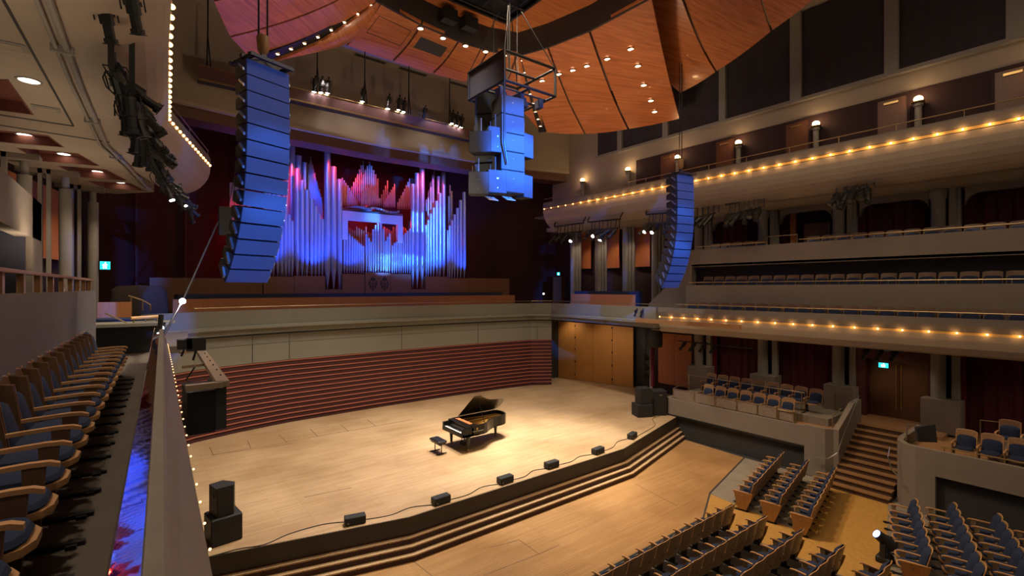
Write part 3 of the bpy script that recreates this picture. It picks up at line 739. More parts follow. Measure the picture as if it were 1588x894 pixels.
# stage doors (right side of the stage)
D0, D1 = V(23.55,25.0,0), V(25.15,18.3,0); dd = (D1-D0).normalized(); L = (D1-D0).length
cuts = [0, .215*L, .415*L, .62*L, .83*L, L]
struct(MB().sweep([D0+V(.12,0,0), D1+V(.12,0,0)], [(.2,0),(.2,4.35),(.3,4.35),(.3,0)]), 'wall_stage_right', dark_grey)
for i in range(4):
    a = D0+dd*(cuts[i]+.01)+V(-.05,0,0); b = D0+dd*(cuts[i+1]-.01)+V(-.05,0,0)
    d = struct(MB().sweep([a, b], [(-.05,.02),(-.05,4.2),(.03,4.2),(.03,.02)]), 'door_%d' % (9+i), door_wood)
    if i in (0, 2):
        for z in (.35, 1.25, 2.1, 2.9, 3.7):
            p = b; struct(MB().box(p.x-.09, p.x-.02, p.y-.03, p.y+.03, z-.06, z+.06), 'hinge', black, parent=d)
struct(MB().box(21.35,23.6,24.9,25.1,0,4.3), 'wall_stage_corner', dark_grey)
struct(MB().box(24.9, 25.0, 15.3, 18.2, 0.0, 4.1), 'wall_side_wing', maroon_dk)
for i, (a, b) in enumerate(((15.4,16.5),(16.52,17.6))):
    struct(MB().box(24.82,24.9,a,b,.6,3.6), 'door_%d' % (14+i), orange_panel)
struct(MB().box(-1.35,-1.2,14,26,-.1,4.5), 'wall_stage_left', dark_grey)
struct(MB().box(-1.2,-1.05,-3,14,-1.1,4.4), 'wall_under_loge_left', dark_grey)
# joints of the trap doors let into the stage boards
fs_ = MB()
def seam(a, b, w_=.012, z=.0015):
    a = Vector((a[0],a[1],z)); b = Vector((b[0],b[1],z)); d = (b-a).normalized(); n = Vector((-d.y,d.x,0))*w_; h = V(0,0,.002)
    fs_.add([a+n,b+n,b-n,a-n,a+n+h,b+n+h,b-n+h,a-n+h], [(3,2,1,0),(4,5,6,7),(0,1,5,4),(1,2,6,5),(2,3,7,6),(3,0,4,7)])
for (u0,v0,u1,v1) in ((325,694,331,707),(384,684,389,696),(433,675,445,687),(481,666,492,677),(528,659,540,669),(569,651,582,661),(327,707,640,651),(545,757,472,772),(455,688,330,706)):
    seam(on_z(u0,v0,0), on_z(u1,v1,0))
struct(fs_, 'stage_trap_seams', mat('seam_brown', (.16,.09,.045), .7))
fs_ = MB()
for (u0,v0,u1,v1) in ((636,867,670,894),(805,838,836,860),(836,860,750,893),(985,751,1050,785),(805,838,760,850),(868,846,836,860)):
    seam(on_z(u0,v0,-1.02), on_z(u1,v1,-1.02), .01, -1.018)
struct(fs_, 'pit_trap_seams', mat('seam_brown', (.16,.09,.045), .7))
# ================================================================ ORGAN
OY = 27.0
def pipe(u, vt, vf, vm, rad, y=OY, parent=None, name='pipe', m=None):
    """flue pipe: cone foot, mouth, round body"""
    p = on_y(u, vt, y); x = p.x; zt = p.z; zf = on_y(u, vf, y).z; zm = on_y(u, vm, y).z
    b = MB().lathe((x,y,0), [(.02,zf),(rad*.98,zm-.04),(rad,zm),(rad,zt),(rad*.8,zt),(rad*.8,zt-.05)], 12)
    o = part(b, name, m or pipe_metal, parent, True)
    mt = MB(); 
    mt.add([(x-rad*.5,y-rad*.98,zm),(x+rad*.5,y-rad*.98,zm),(x,y-rad*1.05,zm+rad*2.6),(x-rad*.5,y-rad*.7,zm),(x+rad*.5,y-rad*.7,zm),(x,y-rad*.7,zm+rad*2.6)],
           [(0,1,2),(5,4,3),(0,3,4,1),(1,4,5,2),(2,5,3,0)])
    part(mt, 'mouth', pipe_dark, o)
    return o
def base_panel(u0, u1, v0, v1, parent, y=OY-.35, dep=.8, m=None):
    a = on_y(u0, v0, y); b = on_y(u1, v1, y)
    part(MB().box(a.x, b.x-.02, y, y+dep, b.z, a.z), 'base_panel', m or rose_panel, parent)
def section(label, u0, u1, vb0, vb1, pipes, vf, vm, rads, y=OY):
    a = on_y((u0+u1)/2, vb1, y)
    o = thing('organ_pipe_section', label, 'organ pipes', (a.x, y, a.z), group='pipe sections of the organ front')
    base_panel(u0, u1, vb0, vb1, o)
    for i, (u, vt) in enumerate(pipes):
        r = rads if not isinstance(rads, (list, tuple)) else rads[0]+(rads[1]-rads[0])*i/max(1, len(pipes)-1)
        f = vf if not isinstance(vf, (list, tuple)) else vf[0]+(vf[1]-vf[0])*i/max(1, len(pipes)-1)
        mo = vm if not isinstance(vm, (list, tuple)) else vm[0]+(vm[1]-vm[0])*i/max(1, len(pipes)-1)
        pipe(u, vt, f, mo, r, y, o)
    return o
section('outer left stepped row of blue lit organ pipes beside the left loudspeaker column', 409, 457, 429, 456,
        [(411,262),(417,275),(424,288),(430.5,300),(437,312),(443,323),(448.3,333),(453.3,343)], 428.5, 403, (.11,.085))
section('left stepped row of organ pipes falling from outside towards the tall towers', 457, 505, 428, 456,
        [(460.7,262),(468.5,280),(476,295),(483.3,308.5),(489.3,320),(494.8,331),(500,340)], 428.5, 402, (.125,.085))
section('left tower of three very tall organ pipes', 505, 531, 449, 457, [(507.7,237),(517.5,259),(526.7,278.5)], 448, 416, (.17,.14))
section('left fan of short organ pipes descending towards the centre', 531, 566, 425, 457,
        [(534,354.5),(538,359),(542,363.4),(546,367),(549.8,370.6),(553.3,373.5),(556.8,377),(560,379.5),(563.2,382)], 424, (415,413), .062)
sec_c = section('centre crown of organ pipes above the carved rose panel', 566.5, 606, 423, 457,
        [(568,363.4),(571.8,369),(575,375),(578.6,356.6),(582.3,349.5),(586.3,341.6),(590.6,346.4),(594.6,355),(598,374),(600.6,368),(604,362.5)], 423,
        (411,411), .062)
section('right fan of short organ pipes rising away from the centre', 606, 638, 425, 457,
        [(608.3,381),(611.7,377),(615,374.6),(618.6,372),(621.8,368.6),(625.2,365),(628.6,361.6),(632,358),(635.5,355)], 424, (413,415), .062)
section('right tower of three very tall organ pipes', 637.5, 660, 449, 457, [(640,286),(646.8,269),(654.3,250.6)], 447, 416, (.13,.16))
section('right stepped row of organ pipes rising towards the outside', 660, 694, 429, 457,
        [(660.8,349.5),(664,341.7),(668,332),(672.4,322.6),(677.2,312),(682.4,300),(688.2,287)], 429, 408, (.072,.12))
section('outer right stepped row of organ pipes at the dark side wall', 694, 727, 431.5, 457,
        [(694.4,357.6),(697.2,350),(700.8,342),(704.8,333),(709.4,323),(714.3,311),(719.8,298.5)], 431, (411,411), (.075,.12))
# rose carvings on the centre panel (flat dark plant shapes cut into the wood)
rs = MB(); yq = OY-.36
for uc in (578.5, 596.5):
    c = on_y(uc, 441, yq)
    rs.tube([(c.x,yq,c.z-.42),(c.x+.01,yq,c.z-.1),(c.x,yq,c.z+.2)], .018, 6)
    for k in range(6):
        t = PI*k/5; rs.pillow(c.x-.05+.11*math.cos(t), c.x+.05+.11*math.cos(t), yq-.012, yq+.012, c.z+.2+.11*math.sin(t), c.z+.31+.11*math.sin(t), 2, 5)
    rs.pillow(c.x-.09, c.x+.09, yq-.012, yq+.012, c.z+.17, c.z+.36, 2, 6)
    for s_ in (-1, 1):
        for (dz, l) in ((-.28,.16),(-.12,.22),(.02,.2)):
            rs.tube([(c.x,yq,c.z+dz-.05),(c.x+s_*l*.6,yq,c.z+dz+.02),(c.x+s_*l,yq,c.z+dz+.12)], .022, 5)
            rs.pillow(c.x+s_*l-.045, c.x+s_*l+.045, yq-.012, yq+.012, c.z+dz+.04, c.z+dz+.19, 2, 5)
part(rs, 'rose_carving', mat('carving_dark', (.045,.025,.018), .7), sec_c)
# second row of taller pipes behind
o = thing('organ_pipe_section', 'back row of tall organ pipes behind the left stepped pipes, glowing red at the edges', 'organ pipes', (8, 28.0, 5.9), group='pipe sections of the organ front')
for (u, vt, r) in ((452,228,.19),(463,242,.16),(472.7,252.5,.13),(413,300,.11),(420,298,.1),(434,268,.07),(440,264,.08),(445,266,.08)):
    pipe(u, vt, 430, 410, r, 27.8, o)
for i in range(20):
    u = 478+i*1.15; vt = 243+abs(i-3)*4.2+(i % 3)*3; pipe(u, vt, 425, 400, .04, 28.6, o)
o = thing('organ_pipe_section', 'back row of tall organ pipes behind the right stepped pipes', 'organ pipes', (16, 28.0, 5.9), group='pipe sections of the organ front')
for (u, vt, r) in ((671.5,278,.075),(680,274,.11),(687.6,268,.15),(664,307,.06),(668,290,.06),(696,305,.08),(700.5,297,.07),(698,287,.05)):
    pipe(u, vt, 430, 410, r, 27.8, o)
for i in range(9):
    u = 661+i*1.6; vt = 310-i*6.5+(i % 2)*4; pipe(u, vt, 425, 400, .035, 28.6, o)
# wooden pipes lit red at the far left
o = thing('wooden_bass_pipes', 'tall square wooden bass pipes lit red behind the left loudspeaker column', 'organ pipes', (4, 28.2, 5.9))
for (u0, u1, vt) in ((356,363,283),(364,371,285),(373,380,290),(383,390,296)):
    a = on_y(u0, vt, 28.2); b = on_y(u1, 430, 28.2)
    part(MB().box(a.x, b.x, 28.2, 28.5, b.z, a.z), 'square_pipe', pipe_wood, o)
# inner chamber: dark rank of slim wooden pipes behind the V
o = thing('wooden_pipe_rank', 'dim rank of slim wooden pipes seen through the gap above the centre pipes', 'organ pipes', (11, 28.4, 5.9))
for i in range(26):
    u = 538+i*3.6; vt = 352+(i % 4)*2+(6 if 8 < i < 15 else 0)
    a = on_y(u, vt, 28.4); b = on_y(u+2, 420, 28.4); part(MB().box(a.x, b.x, 28.4, 28.5, b.z, a.z), 'square_pipe', pipe_wood, o)
# trumpet chest with fan of horizontal pipes and the ranks on top
a = on_y(534, 324, 26.6); b = on_y(628, 343, 26.6); zt = (a.z+b.z)/2+.25
o = thing('trumpet_chest', 'pale wooden chest on posts carrying the fan of horizontal trumpet pipes above the organ centre', 'organ chest', ((a.x+b.x)/2, 27.4, zt-1.2))
beam_m = mat('pale_beam', (.5,.42,.4), .6)
part(MB().box(a.x, b.x, 26.9, 27.1, zt-.62, zt-.12), 'beam', beam_m, o)
part(MB().box(a.x-.05, b.x+.05, 27.0, 28.4, zt-.12, zt+.02), 'chest_top', mat('chest_top', (.12,.08,.07), .6), o)
for x in (a.x, b.x-.3): part(MB().box(x, x+.3, 26.9, 27.2, 9.0, zt-.62), 'post', beam_m, o)
for i in range(34):
    t = i/33; x = a.x+.15+(b.x-a.x-.3)*t; sgn = math.sin(t*9)
    x2 = x+(.6-1.2*t)*.9+.35*sgn; L_ = .55+.35*abs(math.sin(t*7+1))
    part(MB().cyl((x,27.5,zt+.1+.1*math.sin(t*14)), (x2,27.5-L_-.3,zt+.06+.06*math.cos(t*11)), .012, .055, n=8), 'horizontal_pipe', mat('trumpet_metal', (.35,.28,.27), .4, .7), o, True)
def rank(label, spec, vb, y, r):
    xs = on_y(spec[0][0], vb, y)
    o = thing('organ_pipe_rank', label, 'organ pipes', (xs.x, y, xs.z), group='upper pipe ranks on the trumpet chest')
    for i in range(len(spec)-1):
        (u0, v0), (u1, v1) = spec[i], spec[i+1]; n = max(1, int(abs(u1-u0)/(r*52)))
        for k in range(n):
            u = u0+(u1-u0)*k/n; vt = v0+(v1-v0)*k/n
            p = on_y(u, vt, y); zb_ = on_y(u, vb, y).z
            part(MB().lathe((p.x,y,0), [(.015,zb_),(r,zb_+.3),(r,p.z),(r*.7,p.z)], 8), 'pipe', pipe_metal, o, True)
rank('tallest red pyramid of small pipes at the back of the upper rank', [(543,296),(563,250),(567,262),(573,272)], 318, 28.5, .05)
rank('central pink pyramid of small pipes on the trumpet chest', [(560,278),(573,251),(589,284)], 318, 27.9, .055)
rank('low front row of violet pipes on the trumpet chest', [(561,300),(574,288),(592,312)], 320, 27.5, .05)
rank('left violet row of slanting small pipes on the trumpet chest', [(531,276),(545,296),(556,316)], 320, 27.7, .045)
rank('small red peak of pipes right of the central pyramid', [(592,302),(601,281),(603,300)], 320, 28.3, .045)
rank('blue violet rising row of small pipes right of centre', [(595,316),(612,286),(616,314)], 322, 27.7, .045)
rank('bright red rising row of pipes beside the right tower', [(617,314),(638,272)], 325, 28.2, .05)
# low wooden walls left and right of the organ
o = struct(MB().box(on_y(232,430,26.8).x, on_y(409,430,26.8).x, 26.8, 27.0, 5.2, on_y(300,431.5,26.8).z), 'organ_side_wall', rose_panel)
o = struct(MB().box(on_y(727,430,26.8).x, on_y(790,430,26.8).x, 26.8, 27.0, 5.2, on_y(750,432,26.8).z), 'organ_side_wall', rose_panel)
# ================================================================ CANOPY
def petal(label, i0, i1, o0, o1, m, bulge=.35, nu=10, nv=10, group='curved cherry panels of the acoustic canopy', out_arc=0.0, gap=.055):
    i0, i1, o0, o1 = map(Vector, (i0, i1, o0, o1))
    c = (i0+i1+o0+o1)/4
    root = thing('acoustic_reflector', label, 'acoustic reflector', tuple(c), group=group)
    oc = (o0+o1)/2; rad = (oc-(i0+i1)/2); rad.z = 0; rad.normalize()
    def fn(u, v):
        a = i0+(i1-i0)*v; b = o0+(o1-o0)*v; p = a+(b-a)*u
        p = p-Vector((0,0,bulge*math.sin(PI*u)*1.0))
        p = p+rad*(out_arc*u*math.sin(PI*v))
        return p
    def fg(u, v):
        e = gap/max(.5, (o1-o0).length); return fn(u, e+(1-2*e)*v)
    part(MB().grid(fg, nu, nv, (0,0,.12)), 'panel', m, root, True)
    return root, fn
def lamp_on(root, p, name='downlight', r=.11, tilt=(0,0)):
    ring = part(MB().lathe((p.x,p.y,p.z-.05), [(r,0),(r*1.35,.0),(r*1.35,.06),(r,.06),(r,0)], 14), name, brass, root, True)
    part(MB().lathe((p.x,p.y,p.z-.035), [(1e-4,0),(r,0),(r,.03)], 14), 'lens', down_glow, ring)
IR = {'a': (7.3,17.45,17.1), 'b': (9.88,17.96,17.1), 'c': (12.04,18.0,17.1), 'd': (13.9,17.45,17.1)}
backs = [((7.3,17.45,17.1),(9.2,17.85,17.1),(6.8,19.9,16.3),(8.9,20.05,16.3)),
         ((9.2,17.85,17.1),(11.1,18.05,17.1),(8.9,20.05,16.3),(10.9,20.1,16.3)),
         ((11.1,18.05,17.1),(12.6,17.95,17.1),(10.9,20.1,16.3),(12.7,20.0,16.35)),
         ((12.6,17.95,17.1),(13.9,17.45,17.1),(12.7,20.0,16.35),(14.5,19.8,16.3))]
lb = ['leftmost of the four back canopy panels, with a flush hatch outline', 'second back canopy panel from the left, with a dark slot',
      'third back canopy panel from the left, above the hanging cluster', 'rightmost back canopy panel, hidden partly by the hanging cluster']
PT = []
for (a, b, c, d), l in zip(backs, lb):
    PT.append(petal(l, a, b, c, d, cherry, .12))
lamp_px = [(652,43),(687,58),(722,70),(753,79),(782,85)]
for k, (u, v) in enumerate(lamp_px):
    j = min(3, k if k < 2 else 2 if k == 2 else 3 if k > 3 else 2)
    lamp_on(PT[j][0], on_z(u, v, 16.78))
# hatch and slot
p = PT[0]; 
def outline(fn, u0, u1, v0, v1, wd=.012):
    m = MB(); pts = [(u0,v0),(u1,v0),(u1,v1),(u0,v1),(u0,v0)]
    for i in range(4):
        P = [fn(pts[i][0]+(pts[i+1][0]-pts[i][0])*k/6, pts[i][1]+(pts[i+1][1]-pts[i][1])*k/6)-V(0,0,.004) for k in range(7)]
        m.tube(P, wd, 4)
    return m
part(outline(p[1], .2, .55, .12, .88), 'hatch_joint', black, p[0])
p = PT[1]
def fs(u, v): return p[1](.22+.25*u, .15+.7*v)-V(0,0,.012)
part(MB().grid(fs, 3, 5, (0,0,.01)), 'slot', dark_grey, p[0])
petal('curved canopy panel sweeping down between the back panels and the left lamp slot', (7.15,17.5,17.1), (7.3,17.45,17.1), (4.05,20.0,14.85), (6.75,19.95,16.3), cherry_ll, .3, out_arc=-.5)
petal('curved canopy panel sweeping down behind the hanging cluster to the right lamp slot', (13.9,17.45,17.1), (14.05,17.5,17.1), (14.55,19.85,16.3), (17.3,19.85,14.85), cherry_l, .3, out_arc=-.5)
# lamp slots
for side, (a, b) in enumerate((((7.15,17.5,17.15),(3.75,19.85,14.85)), ((14.05,17.5,17.15),(17.5,19.8,14.8)))):
    a = V(*a); b = V(*b)
    o = thing('canopy_lamp_slot', ('left' if side == 0 else 'right')+' black slot with a row of lamps between canopy panels', 'ceiling light', tuple((a+b)/2))
    d = (b-a).normalized(); n = Vector((-d.y, d.x, 0)).normalized(); sg = -1 if side == 0 else 1
    def fb(u, v): return a+(b-a)*u+n*(-.22+.44*v)-V(0,0,.22*math.sin(PI*u))
    part(MB().grid(fb, 12, 1, (0,0,.3)), 'slot_box', black, o)
    for k in range(8):
        t = .06+k*.118; q = a+(b-a)*t-V(0,0,.22*math.sin(PI*t))
        lamp_on(o, q+V(0,0,.02), 'slot_lamp', .075)
def mirror(p): return (21.2-p[0], p[1], p[2])
right = [((14.05,17.5,17.1),(14.5,16.1,17.1),(17.55,19.75,14.8),(19.55,18.6,14.8)),
         ((14.5,16.1,17.1),(14.95,14.0,17.1),(19.55,18.6,14.8),(20.75,16.6,14.8)),
         ((14.95,14.0,17.1),(15.0,10.9,17.1),(20.75,16.6,14.8),(21.5,13.95,14.8))]
names = ['back', 'middle', 'front']
PR = []
for i, q in enumerate(right):
    PR.append(petal(names[i]+' one of three large curved cherry panels on the right of the canopy', *q, cherry_l, .25, 12, 12, out_arc=.12))
    mq = [mirror(t) for t in q]; lo_ = [(3.45,20.25,14.8),(2.5,18.75,14.8),(1.8,16.7,14.8),(1.0,14.2,14.8)]
    petal(names[i]+' one of three large curved cherry panels on the left of the canopy', mq[1], mq[0], lo_[i+1], lo_[i], cherry_ll, .25, 12, 12, out_arc=.0)
def on_petal(fn, u, v):
    """nearest point of the panel surface to a sight line"""
    r = Vector(ray(u, v)).normalized(); best = None
    for i in range(31):
        for j in range(31):
            p = fn(i/30, j/30); d = p-V(0,0,CH); e = (d-r*d.dot(r)).length
            if best is None or e < best[0]: best = (e, p)
    return best[1]
for (u, v, k) in ((840,123,0),(867,115,1),(888,109,1),(911,104,1),(943,92,2),(979,76,2),(989,104,2),(999,131,2),(1008,154,2),(1016,171,2)):
    lamp_on(PR[k][0], on_petal(PR[k][1], u, v), r=.12)
ring2 = [((16.3,13.9,18.1),(16.9,11.0,18.1),(21.35,13.9,16.0),(20.5,11.5,16.0)),
         ((16.9,11.0,18.1),(16.3,8.0,18.1),(20.5,11.5,16.0),(18.9,8.4,16.0)),
         ((16.3,8.0,18.1),(15.0,5.5,18.1),(18.9,8.4,16.0),(17.5,6.0,16.0))]
for i, q in enumerate(ring2):
    petal(['farther','middle','nearer'][i]+' panel of the higher canopy wing at the upper right', *q, cherry_l, .3, 10, 10, out_arc=.1, group='higher canopy wing panels')
# dark fascia ring, inner wooden ceiling, black rigging hole
ringp = [(5.9,4,0),(6.2,11.3,0),(6.3,14.2,0),(7.1,17.4,0),(9.2,17.9,0),(11.1,18.05,0),(12.6,17.95,0),(13.95,17.5,0),(14.5,16.1,0),(14.95,14.0,0),(15.05,11.0,0),(15.0,4,0)]
struct(MB().sweep(ringp, [(-.02,17.05),(-.02,18.2),(.08,18.2),(.08,17.05)]), 'canopy_fascia_ring', mat('fascia_black_brown', (.035,.028,.026), .6))
inn = MB(); rr = [(x,y) for x,y,_ in ringp]
# wooden ceiling as a ring around the square hole
hole = (8.2, 12.95, 7.0, 17.1)
for poly in ([(5.9,4),(6.2,11.3),(6.3,14.2),(7.1,17.4),(8.2,17.66),(8.2,4)], [(8.2,17.1),(8.2,17.66),(9.2,17.9),(11.1,18.05),(12.6,17.95),(12.95,17.87),(12.95,17.1)],
             [(12.95,17.87),(13.95,17.5),(14.5,16.1),(14.95,14.0),(15.05,11.0),(15.0,4),(12.95,4)], [(8.2,4),(8.2,7.0),(12.95,7.0),(12.95,4)]):
    inn.prism(poly, 18.12, 18.2)
struct(inn, 'canopy_inner_ceiling', cherry)
hb = MB(); x0, x1, y0, y1 = hole
for (a,b,c,d) in ((x0-.1,x0,y0,y1),(x1,x1+.1,y0,y1),(x0,x1,y1,y1+.1),(x0,x1,y0-.1,y0)): hb.box(a,b,c,d,18.05,18.34)
hb.box(x0,x1,y0,y1,18.30,18.345)
struct(hb, 'rigging_opening', black)
o = thing('rigging_truss', 'black steel truss inside the square ceiling opening above the cluster', 'truss', (11, 14, 17.9))
for k in range(5):
    y = 12.8+k*1.0; part(MB().tube([(8.3,y,18.02),(12.9,y,18.02)], .045), 'truss_pipe', black, o)
for k in range(4): part(MB().tube([(9+k*1.2,12,18.1),(9+k*1.2,17,18.1)], .045), 'truss_pipe', black, o)
# two black speakers by the fascia ring
for (u, v, l) in ((696,25,'left'),(728,37,'right')):
    p = on_z(u, v, 17.7)
    o = thing('ceiling_speaker', l+' of two black loudspeakers hanging before the dark canopy ring', 'loudspeaker', (p.x, p.y, 17.45))
    part(MB().box(p.x-.32, p.x+.32, p.y-.2, p.y+.2, 17.45, 17.95), 'cabinet', black_box, o)
    part(MB().box(p.x-.02, p.x+.02, p.y-.02, p.y+.02, 17.95, 18.12), 'bracket', black, o)
# ================================================================ LINE ARRAYS
def line_array(x, y, ztop, n, w, h, d, tilts, label, hoist_to, turn=0.0):
    root = thing('line_array', label, 'loudspeaker column', (x, y, ztop), group='curved line arrays')
    Rt = Rz(turn)
    p = Vector((0,0,0)); ang = 0.0
    for k in range(n):
        ang = tilts[0]+(tilts[1]-tilts[0])*(k/(n-1))**2.2
        M = Matrix.Translation(Vector((x,y,ztop))) @ Rt @ Matrix.Translation(p) @ Matrix.Rotation(ang, 4, 'X')
        mb = MB(); mb.M = M; e = .012
        # wedge: front taller than the back
        mb.add([(-w/2,-d*.35,0-e),(w/2,-d*.35,0-e),(w/2,-d*.35,-h+e),(-w/2,-d*.35,-h+e),(-w/2*.86,d*.6,-.07),(w/2*.86,d*.6,-.07),(w/2*.86,d*.6,-h+.07),(-w/2*.86,d*.6,-h+.07),
                (-w/2,0,0-e),(w/2,0,0-e),(w/2,0,-h+e),(-w/2,0,-h+e)],
               [(0,3,2,1),(0,1,9,8),(8,9,5,4),(3,11,10,2),(11,7,6,10),(4,5,6,7),(0,8,11,3),(8,4,7,11),(1,2,10,9),(9,10,6,5)])
        c = part(mb, 'cabinet', black_box, root)
        g = MB(); g.M = M; g.box(-w/2+.01, w/2-.01, -d*.35-.015, -d*.35-.002, -h+.012, -.012)
        part(g, 'grille', blue_face, c)
        for sx in (-1, 1):
            g = MB(); g.M = M; xa, xb = sorted((sx*(w/2+.045), sx*(w/2*.93)))
            g.add([(xa,-.17,-h*.75),(xb,-.17,-h*.75),(xb,.02,-h*.3),(xa,.02,-h*.3),(xa,-.17,-h*.58),(xb,-.17,-h*.58),(xb,.02,-h*.13),(xa,.02,-h*.13)], [(0,1,2,3),(7,6,5,4),(0,4,5,1),(1,5,6,2),(2,6,7,3),(3,7,4,0)])
            part(g, 'rigging_plate', steel, c)
        p = p+Matrix.Rotation(ang, 3, 'X') @ Vector((0,0,-h))
    # frame and hoist
    f = MB(); f.M = Matrix.Translation(Vector((x,y,ztop))) @ Rt
    f.box(-w/2+.05, -w/2+.12, -.4, .5, .03, .12); f.box(w/2-.12, w/2-.05, -.4, .5, .03, .12); f.box(-w/2, w/2, -.05, .05, .05, .16); f.box(-w/2, w/2, -.42, -.34, .03, .1); f.box(-w/2,w/2,.42,.5,.03,.1)
    f.tube([(-w/2,-.3,.1),(0,-.1,.22),(w/2,-.3,.1)], .02); f.box(-.06,.06,-.06,.06,.14,.32)
    part(f, 'fly_frame', black, root)
    h_ = MB().lathe((x,y,ztop+.3), [(.05,0),(.12,.12),(.14,.4),(.12,.45)], 10); part(h_, 'chain_hoist', mat('hoist_brown', (.3,.16,.06), .5), root, True)
    for s in (-.09, .09): part(MB().tube([(x+s,y,ztop+.7),(x+s,y,hoist_to)], .02, 6), 'chain', black, root)
    return root
blue_face = mat('grille_cloth', (.075,.085,.11), .55, .0, bump=.25, bscale=260, spec=.15)
tl = (-.03, .62)
line_array(2.28, 12.2, 11.3, 14, 1.0, .352, .62, tl, 'tall curved loudspeaker column at the left in front of the organ', 18.0, .33)
line_array(18.9, 12.25, 11.2, 14, 1.0, .352, .74, tl, 'tall curved loudspeaker column at the right in front of the balconies', 16.2, -.19)
# small delay speaker hung left of the organ with its cable
p = V(*on_y(349, 322, 20))
o = thing('hanging_speaker', 'small black loudspeaker hanging in the dark just left of the tall left column', 'loudspeaker', (p.x, 20, p.z-.9))
part(MB().box(p.x-.2, p.x+.2, 19.8, 20.2, p.z-1.0, p.z), 'cabinet', black_box, o)
part(MB().tube([(p.x+.1,20,p.z),(p.x+.6,20,p.z+3),(p.x+.8,20,13.9)], .015, 6), 'cable', black, o)
# ================================================================ CENTRE CLUSTER
ccx, ccy = 10.75, 14.0
def cpt(u, v, dy=0): return on_y(u, v, ccy+dy)
root = thing('speaker_cluster_frame', 'square black flying frame with posts above the central blue loudspeakers', 'rigging frame', (ccx, ccy, 13.4))
fm = mat('frame_black', (.02,.02,.024), .4, .3)
zf0, zf1 = 13.25, 14.25
A_ = [(9.7,12.9),(12.0,12.9),(12.0,15.1),(9.7,15.1)]
m = MB()
for z in (zf0, zf1):
    for i in range(4): m.tube([(*A_[i],z),(*A_[(i+1)%4],z)], .05)
for i in range(4):
    m.tube([(*A_[i],zf0),(*A_[i],zf1)], .05)
m.tube([(9.7,14,zf0),(12,14,zf0)], .05); m.tube([(10.8,12.9,zf0),(10.8,15.1,zf0)], .05); m.tube([(9.7,14,zf1),(12,14,zf1)], .05); m.tube([(9.7,13.4,zf0),(12,13.4,zf0)], .035)
part(m, 'frame_tubes', fm, root)
m = MB()
for k in range(7):
    x = 9.9+k*.3; m.box(x-.08, x+.08, 13.3+.25*(k%3), 13.6+.25*(k%3), zf0-.35+.1*(k%2), zf0-.05)
part(m, 'motor_boxes', mat('motor_blue_black', (.05,.055,.07), .4, .4), root)
part(MB().box(9.72, 9.75, 12.95, 15.05, zf0+.02, zf1-.02), 'mesh_panel', mat('mesh_dark', (.04,.035,.05), .6), root)
for x, y in A_: part(MB().tube([(x,y,zf1),(ccx+(x-ccx)*.25,ccy+(y-ccy)*.25,16.4)], .018), 'bridle', black, root)
part(MB().tube([(ccx,ccy,14.2),(ccx,ccy,18.1)], .03), 'hanging_cable', black, root)
for dx in (-.5,.15,.6): part(MB().tube([(ccx+dx,ccy+.3,zf1),(ccx+dx,ccy+.3,18.1)], .014), 'hanging_cable', black, root)
part(MB().tube([(9.7,12.9,zf0),(9.72,12.95,11.2),(9.9,13.0,10.5)], .035), 'side_cable', black, root)
m = MB()
for (x, y) in ((10.35,14.2),(10.75,14.5),(11.3,14.6)): m.tube([(x,y,zf0),(x,y,9.9)], .05)
for z in (12.5, 11.3, 10.4): m.tube([(10.35,14.2,z),(10.75,13.9,z),(11.3,14.6,z)], .035)
part(m, 'mast_pipes', fm, root)
def cab(name, u0, u1, v0, v1, y, d, label, cat='loudspeaker', rz=0, group=None, wedge=.0, horn=True, bracket=True, face=None):
    a = on_y(u0, v0, y); b = on_y(u1, v1, y); cx = (a.x+b.x)/2; w = (b.x-a.x)/max(.3, math.cos(rz)); b.z = on_y((u0+u1)/2, v1, y).z; h = on_y((u0+u1)/2, v0, y).z-b.z
    root = thing(name, label, cat, (cx, y, b.z), rz, group)
    M = wm(root)
    m = MB(); m.M = M
    m.add([(-w/2,0,0),(w/2,0,0),(w/2*.8,d,.02),(-w/2*.8,d,.02),(-w/2,0,h),(w/2,0,h),(w/2*.8,d,h-.01),(-w/2*.8,d,h-.01)], [(0,3,2,1),(4,5,6,7),(0,1,5,4),(1,2,6,5),(2,3,7,6),(3,0,4,7)])
    part(m, 'cabinet', black_box, root)
    m = MB(); m.M = M; m.box(-w/2+.015, w/2-.015, -.012, 0, .015, h-.015); part(m, 'grille', face or blue_face, root)
    if horn:
        m = MB(); m.M = M; m.box(-.03,.03,-.025,-.01,h*.6,h*.66); m.box(-.015,.015,-.02,-.01,h*.2,h*.23); part(m, 'badge', steel, root)
    if bracket:
        m = MB(); m.M = M; m.tube([(0,d*.4,h),(0,d*.4,h+.5)], .02); m.tube([(-w*.3,d*.3,h),(-w*.3,d*.3,h+.22)], .012); part(m, 'suspension_rod', steel, root)
    return root
vs_ = [149,178.5,207.5,236,265,299]
for k in range(5):
    cab('speaker_cabinet', 778+k*.3, 811+k*.3, vs_[k]+.5, vs_[k+1]-.5, 13.1, .8, ORD[k]+' cabinet from the top of the blue lit central loudspeaker column', rz=-.12, group='cabinets of the central column', bracket=False)
cab('cluster_speaker', 734, 755, 203, 236, 13.4, .55, 'upper left small loudspeaker of the hanging cluster', rz=-.75)
cab('cluster_speaker', 760, 783, 197, 236, 13.2, .55, 'upper middle small loudspeaker of the hanging cluster', rz=-.3)
cab('cluster_speaker', 811, 828, 208, 245, 13.3, .55, 'upper right small loudspeaker of the hanging cluster', rz=.15)
cab('cluster_speaker', 731, 753, 266, 301, 13.4, .55, 'lower left small loudspeaker of the hanging cluster', rz=-.6)
